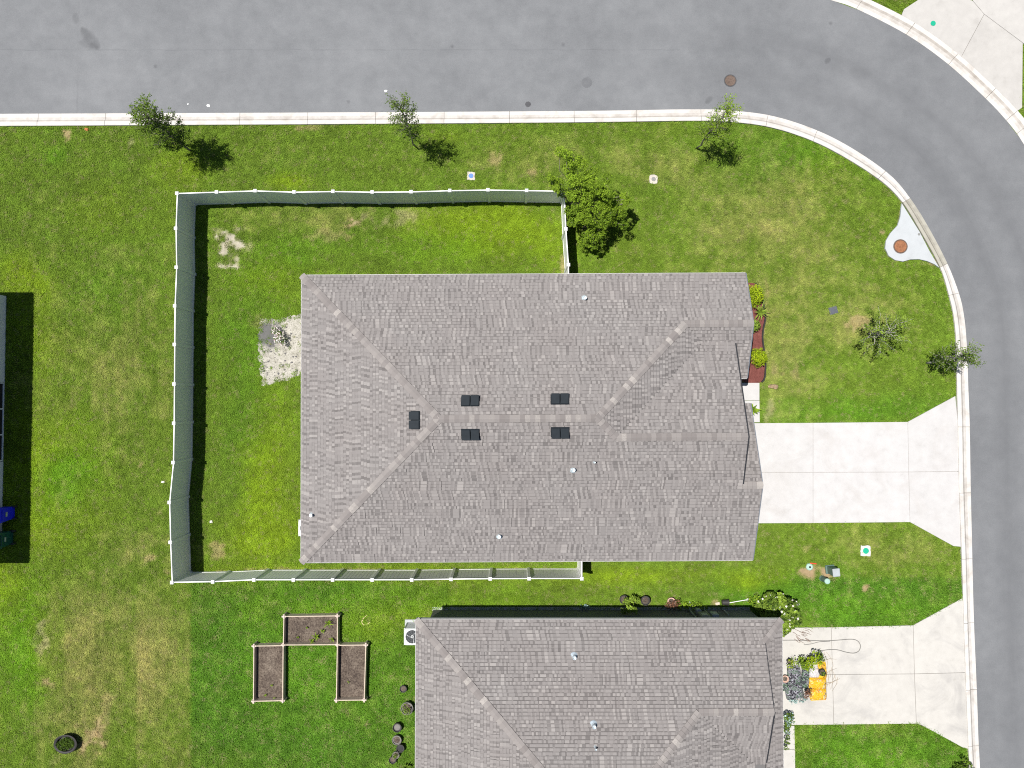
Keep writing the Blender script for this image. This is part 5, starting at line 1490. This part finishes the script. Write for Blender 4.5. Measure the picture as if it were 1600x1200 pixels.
# ------------------------------------------------------------------ pots, tub and garden bits of the neighbour
def pot(label, px, py, r, h, mat, fill='soil', group=None, plant=None, name='plant_pot', cat='pot', base=0.0):
    c = P(px, py, h * .9 + base); root = thing(name, label, cat, (c.x, c.y, base), group)
    b = MB(); b.lathe((c.x, c.y, base), [(r * .78, 0), (r * .95, h * .88), (r * 1.04, h * .89), (r * 1.04, h), (r * .93, h), (r * .9, h * .8)], 20); b.obj('body', M[mat], root, smooth=False)
    b = MB(); b.lathe((c.x, c.y, base), [(r * .92, h * .78), (r * .5, h * .82), (0.001, h * .83)], 16); b.obj('soil', M[fill], root)
    if plant:
        mt, n, lr, lh, sz = plant; rr = random.Random(int(px))
        cl = [(Vector((c.x + rr.uniform(-1, 1) * lr * .5, c.y + rr.uniform(-1, 1) * lr * .5, base + h + lh * rr.uniform(.3, .8))), (lr * .5, lr * .5, lh * .4), n // 5, .5) for _ in range(5)]
        V_, T_ = leaf_arrays(cl, int(px), sz, .5, .4); leaf_obj('plant', V_, T_, M[mt], root)
        b = MB()
        for (e, *_r) in cl: b.tube([(c.x, c.y, base + h * .8), tuple(e)], [.01, .005], 5)
        b.obj('stem', M['bark'], root)
    return root
GP = 'pots beside the lower house'
pot('small dark pot alone, topmost in the row left of the lower house', 630, 1076.5, .16, .24, 'pot', 'soil', GP)
pot('wide grey pot of dry stems beneath the topmost pot by the lower house', 636, 1107, .28, .34, 'pot_grey', 'soil', GP, ('leaf_olive', 220, .3, .3, .06))
pot('round pot with pale grey soil, third down beside the lower house', 620.5, 1137, .2, .3, 'pot', 'pot_grey', GP)
pot('dull grey brown pot, fourth down beside the lower house', 620, 1156.5, .21, .28, 'pot_grey', 'soil', GP)
pot('glossy empty black pot touching the fourth pot by the lower house', 625.5, 1169.5, .18, .3, 'pot', 'rubber', GP)
pot('small pot with a sprawling weed above the lowest pot', 618.5, 1180, .16, .26, 'pot_grey', 'soil', GP, ('leaf_olive', 90, .18, .15, .05))
pot('small dark pot of soil, lowest in the row by the lower house', 613.5, 1187.5, .165, .25, 'pot', 'soil', GP)
spiky('weed_clump', 'dark leafy weed at the bottom edge beside the lower house', 'plant', (636, 1196), 26, .4, 'leaf_oak', 71)
pot('dark pot with leaning green plant, leftmost above the charcoal wall', 975, 937, .2, .3, 'pot', 'soil', GP)
clump_plant('leafy_plant', 'yellow green leafy plant trailing over the charcoal wall between two dark pots', 'plant', (986, 944), [(980, 940, .5, .17, 90, .6), (988, 936, .6, .17, 90, .7), (996, 938, .5, .15, 80, .6), (984, 952, .9, .17, 90, .7), (975, 955, .8, .14, 60, .6), (992, 953, .9, .14, 60, .6)], .1, 'leaf_olive', 72, stem=.01)
pot('round black pot right of the trailing leafy plant', 1008.5, 938.5, .21, .34, 'pot', 'soil', GP)
pot('reddish leaved plant in a brown pot above the charcoal wall', 1049, 940, .18, .26, 'pot_pink', 'soil', GP, ('leaf_red', 260, .35, .35, .07))
clump_plant('leafy_plant', 'low green weeds along the charcoal wall by the meter boxes', 'plant', (1075, 949), [(1062, 949, .15, .15, 70, .6), (1072, 947, .2, .16, 80, .7), (1082, 946, .22, .17, 80, .6), (1092, 945, .2, .15, 70, .6), (1102, 950, .2, .13, 60, .5)], .07, 'leaf_fresh', 73, stem=.006)
clump_plant('leafy_plant', 'small pale tuft growing above the charcoal wall left of the pots', 'plant', (916, 948), [(915, 947, .15, .1, 50, .8), (919, 949, .12, .09, 40, .7), (911, 949, .1, .09, 30, .3)], .06, 'leaf_bluish', 74, stem=.005)
clump_plant('leafy_plant', 'thin light green plant left of the big flowering bush', 'plant', (1178, 938), [(1172, 938, .25, .16, 60, .7), (1182, 934, .3, .16, 60, .8), (1180, 944, .25, .14, 50, .6)], .07, 'leaf_fresh', 75, stem=.006)
rr = random.Random(9); cl = []
for k in range(30):
    a = k * 2.4; q_ = math.sqrt((k + .5) / 30)
    cl.append((1214 + 31 * q_ * math.cos(a) + (4 if math.sin(a) > 0 else 0), 956 + 27 * q_ * math.sin(a), 1.0 - .55 * q_ * q_ + rr.uniform(-.05, .1), .21, 110, .55 - .1 * q_ + rr.uniform(-.35, .3)))
for (px, py) in ((1226, 975), (1230, 982), (1222, 988)): cl.append((px, py, .6, .2, 90, .6))
clump_plant('flowering_bush', 'big round bush with pale pink blooms at the corner of the lower house', 'shrub', (1212, 950), cl, .15, 'leaf_olive', 76, stem=.02, aspect=.5, extra=[('blooms', 'flower_white', .004, .11)])
# tipped black bucket and a pale pole
c = P(1133, 941, .12); root = thing('bucket', 'black bucket tipped on its side on the grass above the charcoal wall', 'bucket', (c.x, c.y, 0))
b = MB(); n = 16
prof = [(-.15, .11), (-.15, .11), (.13, .14), (.15, .15), (.15, .135), (-.12, .1)]
b.tube([(c.x - .15, c.y, .14), (c.x + .13, c.y, .14), (c.x + .15, c.y, .14)], [.11, .14, .152], 16); b.obj('body', M['pot'], root)
b = MB(); b.tube([(c.x + .151, c.y, .14), (c.x + .153, c.y, .14)], [.13, .13], 16); b.obj('opening', M['rubber'], root)
c0, c1 = P(1139, 942, .05), P(1168, 937, .05); b = MB(); b.tube([c0, c0.lerp(c1, .5) + Vector((0, .01, .02)), c1], .018, 8); b.box((c1.x, c1.y, .06), (.07, .14, .07), bev=.01)
tag(b.obj('garden_pole', M['white']), 'thin pale pole lying on the grass beside the tipped black bucket', 'pole')
c0 = P(1121, 943, .02); b = MB(); b.box((c0.x, c0.y, .03), (.2, .12, .05), .15, bev=.01); tag(b.obj('timber_offcut', M['timber']), 'short tan timber offcut left of the tipped black bucket', 'wood')
# garden hose pieces by the meters
b = MB(); b.tube([P(1077, 940, .03), P(1081, 945, .05), P(1083, 950, .06), P(1087, 955, .12)], .02, 6); tag(b.obj('garden_hose', M['util_top']), 'short pale hose end lying in weeds by the meter boxes', 'hose')
# straw strip
b = MB(); b.tube([P(x, y, .03) for x, y in ((573, 961), (568, 966), (565, 972), (568, 976), (574, 975), (579, 972))], [.02, .03, .035, .035, .03, .015], 6); tag(b.obj('straw_twist', M['straw']), 'C shaped twist of straw on the grass right of the raised beds', 'straw')
# black tub with dead plant at lower left
c = P(102, 1163, .3); root = thing('planter_tub', 'large oval black planter tub on worn grass at the lower left', 'planter', (c.x, c.y, 0))
b = MB(); b.lathe((c.x, c.y, 0), [(.36, 0), (.45, .2), (.52, .27), (.54, .31), (.5, .33), (.43, .3), (.4, .16)], 26, ry=.8); b.obj('body', M['pot'], root)
b = MB(); b.lathe((c.x, c.y, 0), [(.42, .14), (.2, .17), (0.001, .18)], 20, ry=.8); b.obj('soil', M['deck'], root)
V_, T_ = leaf_arrays([(Vector((c.x + .1, c.y + .05, .28)), (.36, .29, .1), 420, .12), (Vector((c.x - .1, c.y - .05, .29)), (.36, .28, .08), 300, .05)], 3, .09); leaf_obj('plant', V_, T_, M['leaf_oak'], root)

# ------------------------------------------------------------------ bags and plants on the neighbour's driveway
def bag(label, x0, y0, x1, y1, z0, h, mat, rz, seed, group='bags of garden soil on the driveway'):
    a, e = P(x0, y0, z0 + h * .7), P(x1, y1, z0 + h * .7); c = (a + e) / 2; sx, sy = abs(e.x - a.x) / 2, abs(e.y - a.y) / 2
    rr = random.Random(seed); n = 12
    root = thing('soil_bag', label, 'bag', (c.x, c.y, z0), group)
    vs = []
    for i in range(n + 1):
        for j in range(n + 1):
            u_, v_ = -1 + 2 * i / n, -1 + 2 * j / n
            d = max(0, (1 - abs(u_) ** 3.2)) ** .55 * max(0, (1 - abs(v_) ** 3.2)) ** .55
            k = 1 + .06 * math.sin(7 * u_ + seed) * math.cos(5 * v_ + seed)
            vs.append((sx * u_ * (1 - .07 * v_ * v_), sy * v_ * (1 - .07 * u_ * u_), h * (.12 + .88 * d * k) + rr.uniform(-.012, .012)))
    top = len(vs)
    vs += [(v[0], v[1], .006 + .04 * h) for v in vs[:top]]
    fs = []
    m_ = n + 1
    for i in range(n):
        for j in range(n):
            q_ = (i * m_ + j, (i + 1) * m_ + j, (i + 1) * m_ + j + 1, i * m_ + j + 1); fs.append(q_); fs.append(tuple(top + k for k in q_[::-1]))
    for i in range(n):
        for (p, q_) in ((i * m_, (i + 1) * m_), ((i + 1) * m_ + n, i * m_ + n), (i + 1, i), (n * m_ + i, n * m_ + i + 1)): fs.append((p, top + p, top + q_, q_))
    b = MB(); b.add(vs, fs); o = b.obj('body', M[mat], None, smooth=True); o.parent = root; o.rotation_euler = (0, 0, rz)
    b = MB()
    for sg in (-1, 1): b.box((0, sg * sy * 1.0, h * .12), (sx * 1.75, .05, .012), bev=.003)
    o2 = b.obj('sealed_end', M[mat], None); o2.parent = root; o2.rotation_euler = (0, 0, rz)
zd = .062
bag('upper left dark printed soil bag on the lower driveway', 1231, 1042, 1253, 1071, zd, .16, 'bag_dark', .05, 1)
bag('narrow dark bag with green leaf print beside the white sack', 1253, 1042, 1266, 1076, zd, .15, 'bag_dark2', -.06, 2)
bag('lower dark printed soil bag under the upper dark bags', 1228, 1071, 1257, 1093, zd, .17, 'bag_dark', .12, 3)
bag('white sack between the dark bags and the orange bag', 1265, 1044, 1282, 1060, zd, .15, 'bag_white', 0, 4)
bag('orange bag standing behind the white sack under a dark pot', 1279, 1036, 1293, 1061, zd, .16, 'bag_orange', .05, 5)
bag('upper yellow printed bag of the pair at the front of the pile', 1265, 1060, 1293, 1078, zd, .18, 'bag_yellow', -.04, 6)
bag('lower yellow printed bag of the pair at the front of the pile', 1266, 1077, 1293.5, 1095, zd, .18, 'bag_yellow', .05, 7)
bag('dark crumpled bag at the left end of the bag pile next to the eave', 1219, 1064, 1233, 1080, zd, .14, 'bag_dark2', .1, 8)
GB = 'potted plants beside the bag pile'
pot('pot with a tall yellow green plant, at the top of the bag pile', 1268, 1030, .15, .24, 'pot', 'soil', GB, ('leaf_lime', 230, .5, .5, .1), base=zd)
pot('dark green potted plant between two yellow green ones by the bags', 1254, 1034, .14, .22, 'pot', 'soil', GB, ('leaf_fresh', 200, .38, .35, .1), base=zd)
pot('small yellow green potted plant nearest the eave above the dark bags', 1234, 1034, .12, .2, 'pot', 'soil', GB, ('leaf_lime', 110, .3, .25, .08), base=zd)
pot('purple grey leaved potted plant at the upper right of the bag pile', 1281, 1025, .12, .2, 'pot', 'soil', GB, ('leaf_oak', 150, .32, .3, .08), base=zd)
pot('dark empty pot sitting on the orange bag', 1285, 1051, .15, .2, 'pot', 'soil', GB, ('leaf_oak', 60, .2, .12, .06), base=zd + .14)
pot('terracotta pot under the eave beside the upper dark bag', 1227, 1061, .16, .2, 'pot_pink', 'soil', GB, base=zd)
pot('brownish leaved plant in a small pot between dark and yellow bags', 1262, 1080, .11, .2, 'pot', 'soil', GB, ('leaf_red', 130, .3, .25, .07), base=zd)
clump_plant('leafy_plant', 'pale bluish leaved plants along the lower edge of the bag pile', 'plant', (1244, 1094), [(1236, 1095, .1, .1, 25, .7), (1243, 1097, .1, .1, 30, .8), (1252, 1096, .1, .09, 20, .6), (1258, 1092, .14, .1, 30, .5)], .07, 'leaf_bluish', 81, stem=.005, base_z=zd)
clump_plant('leafy_plant', 'bluish white flowering plant under the eave below the bag pile', 'plant', (1231, 1128), [(1230, 1120, .5, .16, 70, .6), (1234, 1126, .45, .15, 70, .6), (1231, 1134, .45, .15, 60, .5), (1236, 1118, .35, .13, 50, .5), (1229, 1142, .4, .13, 40, .4)], .09, 'leaf_oak', 82, stem=.008, base_z=.05, extra=[('pale_leaves', 'leaf_bluish', .3, .08)])
clump_plant('leafy_plant', 'thin dark plant on the narrow walkway near the bottom edge', 'plant', (1228, 1162), [(1229, 1158, .5, .12, 40, .4), (1228, 1168, .45, .12, 40, .4), (1231, 1152, .4, .1, 30, .4)], .08, 'leaf_oak', 83, stem=.008, base_z=.05)
# cord looping on the concrete
pts = [(1215, 1000.5), (1240, 1000.3), (1265, 1000.8), (1290, 1001.3), (1310, 1000.2), (1330, 998.8), (1340, 1001.5), (1344.5, 1009), (1342, 1017), (1334, 1020.5), (1322, 1019), (1309, 1015.5), (1296, 1015), (1283, 1016.5), (1272, 1015)]
b = MB(); b.tube([P(q_[0], q_[1], .072) for q_ in catmull(pts, 5)], .016, 6); tag(b.obj('extension_cord', M['cord']), 'grey cord lying in a long loop on the lower driveway', 'cord')
b = MB(); b.tube([P(q_[0], q_[1], .071) for q_ in catmull([(1256, 1007.5), (1268, 1006), (1280, 1003), (1297, 1002)], 5)], .012, 6); tag(b.obj('cord_end', M['cord']), 'short grey cord end beside the long cord loop', 'cord')
root = thing('twig_bundle', 'loose dry twigs strewn right of the yellow bags', 'twigs', tuple(P(1300, 1060, .06)))
for k in range(14):
    x, y = random.uniform(1290, 1306), random.uniform(1030, 1080); a = random.uniform(1.0, 2.1) if k < 9 else random.uniform(-.6, -.1); L = random.uniform(14, 30)
    b = MB(); p0, p1 = P(x - L / 2 * math.cos(a), y - L / 2 * math.sin(a), .07), P(x + L / 2 * math.cos(a), y + L / 2 * math.sin(a), .075)
    b.tube([p0, p0.lerp(p1, .5) + Vector((random.uniform(-.08, .08), random.uniform(-.08, .08), .02)), p1], [.008, .007, .004], 5); b.obj('twig', M['twig'], root)
root = thing('vine', 'reddish bare vine trailing from the big bush over the driveway', 'vine', tuple(P(1245, 985, .06)))
for k in range(16):
    x, y = random.uniform(1238, 1262), random.uniform(980, 1000); a = random.uniform(.2, 1.4); L = random.uniform(8, 18); b = MB(); p0, p1 = P(x, y, .07), P(x + L * math.cos(a), y + L * .8 * math.sin(a), .07)
    b.tube([p0, p0.lerp(p1, .5) + Vector((random.uniform(-.06, .06), random.uniform(-.06, .06), .04)), p1], [.008, .007, .004], 5); b.obj('twig', M['leaf_red'], root)
clump_plant('verge_shrub', 'dark green shrub at the kerb in the bottom right corner of the lawn', 'shrub', (1505, 1208), [(1505, 1205, .4, .3, 160, .5), (1513, 1197, .5, .22, 110, .5), (1497, 1200, .4, .2, 90, .4), (1508, 1188, .5, .14, 50, .7), (1520, 1210, .5, .25, 90, .4), (1490, 1208, .3, .22, 80, .4)], .08, 'leaf_oak', 84, stem=.02)

# ------------------------------------------------------------------ grass: uncountable, one object
def tuft_collection():
    col = bpy.data.collections.new('grass_tufts')
    for v in range(6):
        rr = random.Random(100 + v); b = MB()
        for k in range(22):
            a = rr.uniform(0, 6.283); r_ = .085 * math.sqrt(rr.random()); x, y = r_ * math.cos(a), r_ * math.sin(a)
            h = rr.uniform(.028, .062); l = rr.uniform(.015, .06); d = rr.uniform(0, 6.283); wd = rr.uniform(.005, .010)
            dx, dy = math.cos(d), math.sin(d); sx, sy = -dy * wd, dx * wd
            t = rr.random()
            b.add([(x - sx, y - sy, -.004), (x + sx, y + sy, -.004), (x + dx * l * .5 + sx * .8, y + dy * l * .5 + sy * .8, h * .75), (x + dx * l * .5 - sx * .8, y + dy * l * .5 - sy * .8, h * .75), (x + dx * l * 1.3, y + dy * l * 1.3, h)], [(0, 1, 2, 3), (3, 2, 4)], t)
        o = bpy.data.objects.new('tuft', b.mesh('tuft', M['blade'])); col.objects.link(o)
    return col
def grass():
    step = 0.09
    xs = np.arange(-27.5, 27.5, step); ys = np.arange(-20.5, 22.5, step)
    X, Y = np.meshgrid(xs, ys)
    x = X.ravel() + RNG.uniform(-.5, .5, X.size) * step; y = Y.ravel() + RNG.uniform(-.5, .5, X.size) * step
    far = 100
    inner_poly = [(p.x, p.y) for p in KI_lawn] + [(-far, KI_lawn[-1].y), (-far, KI_lawn[0].y)]
    outer_poly = [(p.x, p.y) for p in KO_lawn] + [(far, KO_lawn[-1].y), (far, far), (KO_lawn[0].x, far)]
    keep = inside(inner_poly, x, y) | inside(outer_poly, x, y)
    for f in (FOOT1, FOOT2, FOOT3): keep &= ~inside(f, x, y)
    for f in PAVED: keep &= ~inside(f, x, y)
    n1 = vnoise(x, y, .25, 77)
    cxs, cys = np.mean([q_[0] for q_ in spw]), np.mean([q_[1] for q_ in spw])
    core = [(cxs + (q_[0] - cxs) * .8, cys + (q_[1] - cys) * .86) for q_ in spw]
    keep &= ~(inside(core, x, y) & (RNG.random(x.size) > .05 + .3 * (n1 > .72)))
    keep &= ~(inside(spw, x, y) & (RNG.random(x.size) > .45))
    # the roof hides this ground from everywhere near the camera
    x, y = x[keep], y[keep]
    c, bare = lawn_field(x, y)
    k2 = RNG.random(x.size) > bare * 1.05
    x, y, c = x[k2], y[k2], c[k2]
    c = c * (RNG.normal(1.03, .19, x.size).clip(.5, 1.6))[:, None]
    straw = (RNG.random(x.size) < .07)
    c[straw] = c[straw] * .4 + np.array([.3, .27, .14]) * .6
    me = bpy.data.meshes.new('grass')
    n = len(x)
    me.vertices.add(n); me.vertices.foreach_set('co', np.stack([x, y, np.zeros(n)], 1).astype(np.float32).ravel())
    a = me.attributes.new('col', 'FLOAT_COLOR', 'POINT'); a.data.foreach_set('color', np.concatenate([c * 1.25, np.ones((n, 1))], 1).astype(np.float32).ravel())
    a = me.attributes.new('rz', 'FLOAT', 'POINT'); a.data.foreach_set('value', RNG.uniform(0, 6.283, n).astype(np.float32))
    px, py = to_px(x, y)
    tall = 1 + .35 * ((px > 300) & (py > 908) & (px < 700)) + .3 * ((py > 905) & (px > 1240))
    a = me.attributes.new('sz', 'FLOAT', 'POINT'); a.data.foreach_set('value', (RNG.uniform(.75, 1.3, n) * tall).astype(np.float32))
    o = link('grass', me); o['kind'] = 'stuff'; tag(o, 'short green and straw coloured lawn grass', 'grass')
    me.materials.append(M['blade'])
    ng = bpy.data.node_groups.new('scatter_grass', 'GeometryNodeTree')
    ng.interface.new_socket('Geometry', in_out='INPUT', socket_type='NodeSocketGeometry'); ng.interface.new_socket('Geometry', in_out='OUTPUT', socket_type='NodeSocketGeometry')
    gi, go = ng.nodes.new('NodeGroupInput'), ng.nodes.new('NodeGroupOutput')
    ip = ng.nodes.new('GeometryNodeInstanceOnPoints'); ci = ng.nodes.new('GeometryNodeCollectionInfo')
    ci.inputs['Collection'].default_value = tuft_collection(); ci.inputs['Separate Children'].default_value = True; ci.inputs['Reset Children'].default_value = True
    def attr(nm):
        q_ = ng.nodes.new('GeometryNodeInputNamedAttribute'); q_.data_type = 'FLOAT'; q_.inputs['Name'].default_value = nm
        return q_.outputs[0]
    cx = ng.nodes.new('ShaderNodeCombineXYZ'); ng.links.new(attr('rz'), cx.inputs[2])
    e2r = ng.nodes.new('FunctionNodeEulerToRotation'); ng.links.new(cx.outputs[0], e2r.inputs[0])
    ng.links.new(gi.outputs[0], ip.inputs['Points']); ng.links.new(ci.outputs[0], ip.inputs['Instance']); ip.inputs['Pick Instance'].default_value = True
    ng.links.new(e2r.outputs[0], ip.inputs['Rotation']); ng.links.new(attr('sz'), ip.inputs['Scale'])
    ng.links.new(ip.outputs[0], go.inputs[0])
    md = o.modifiers.new('scatter', 'NODES'); md.node_group = ng
    print('grass tufts', n)
grass()
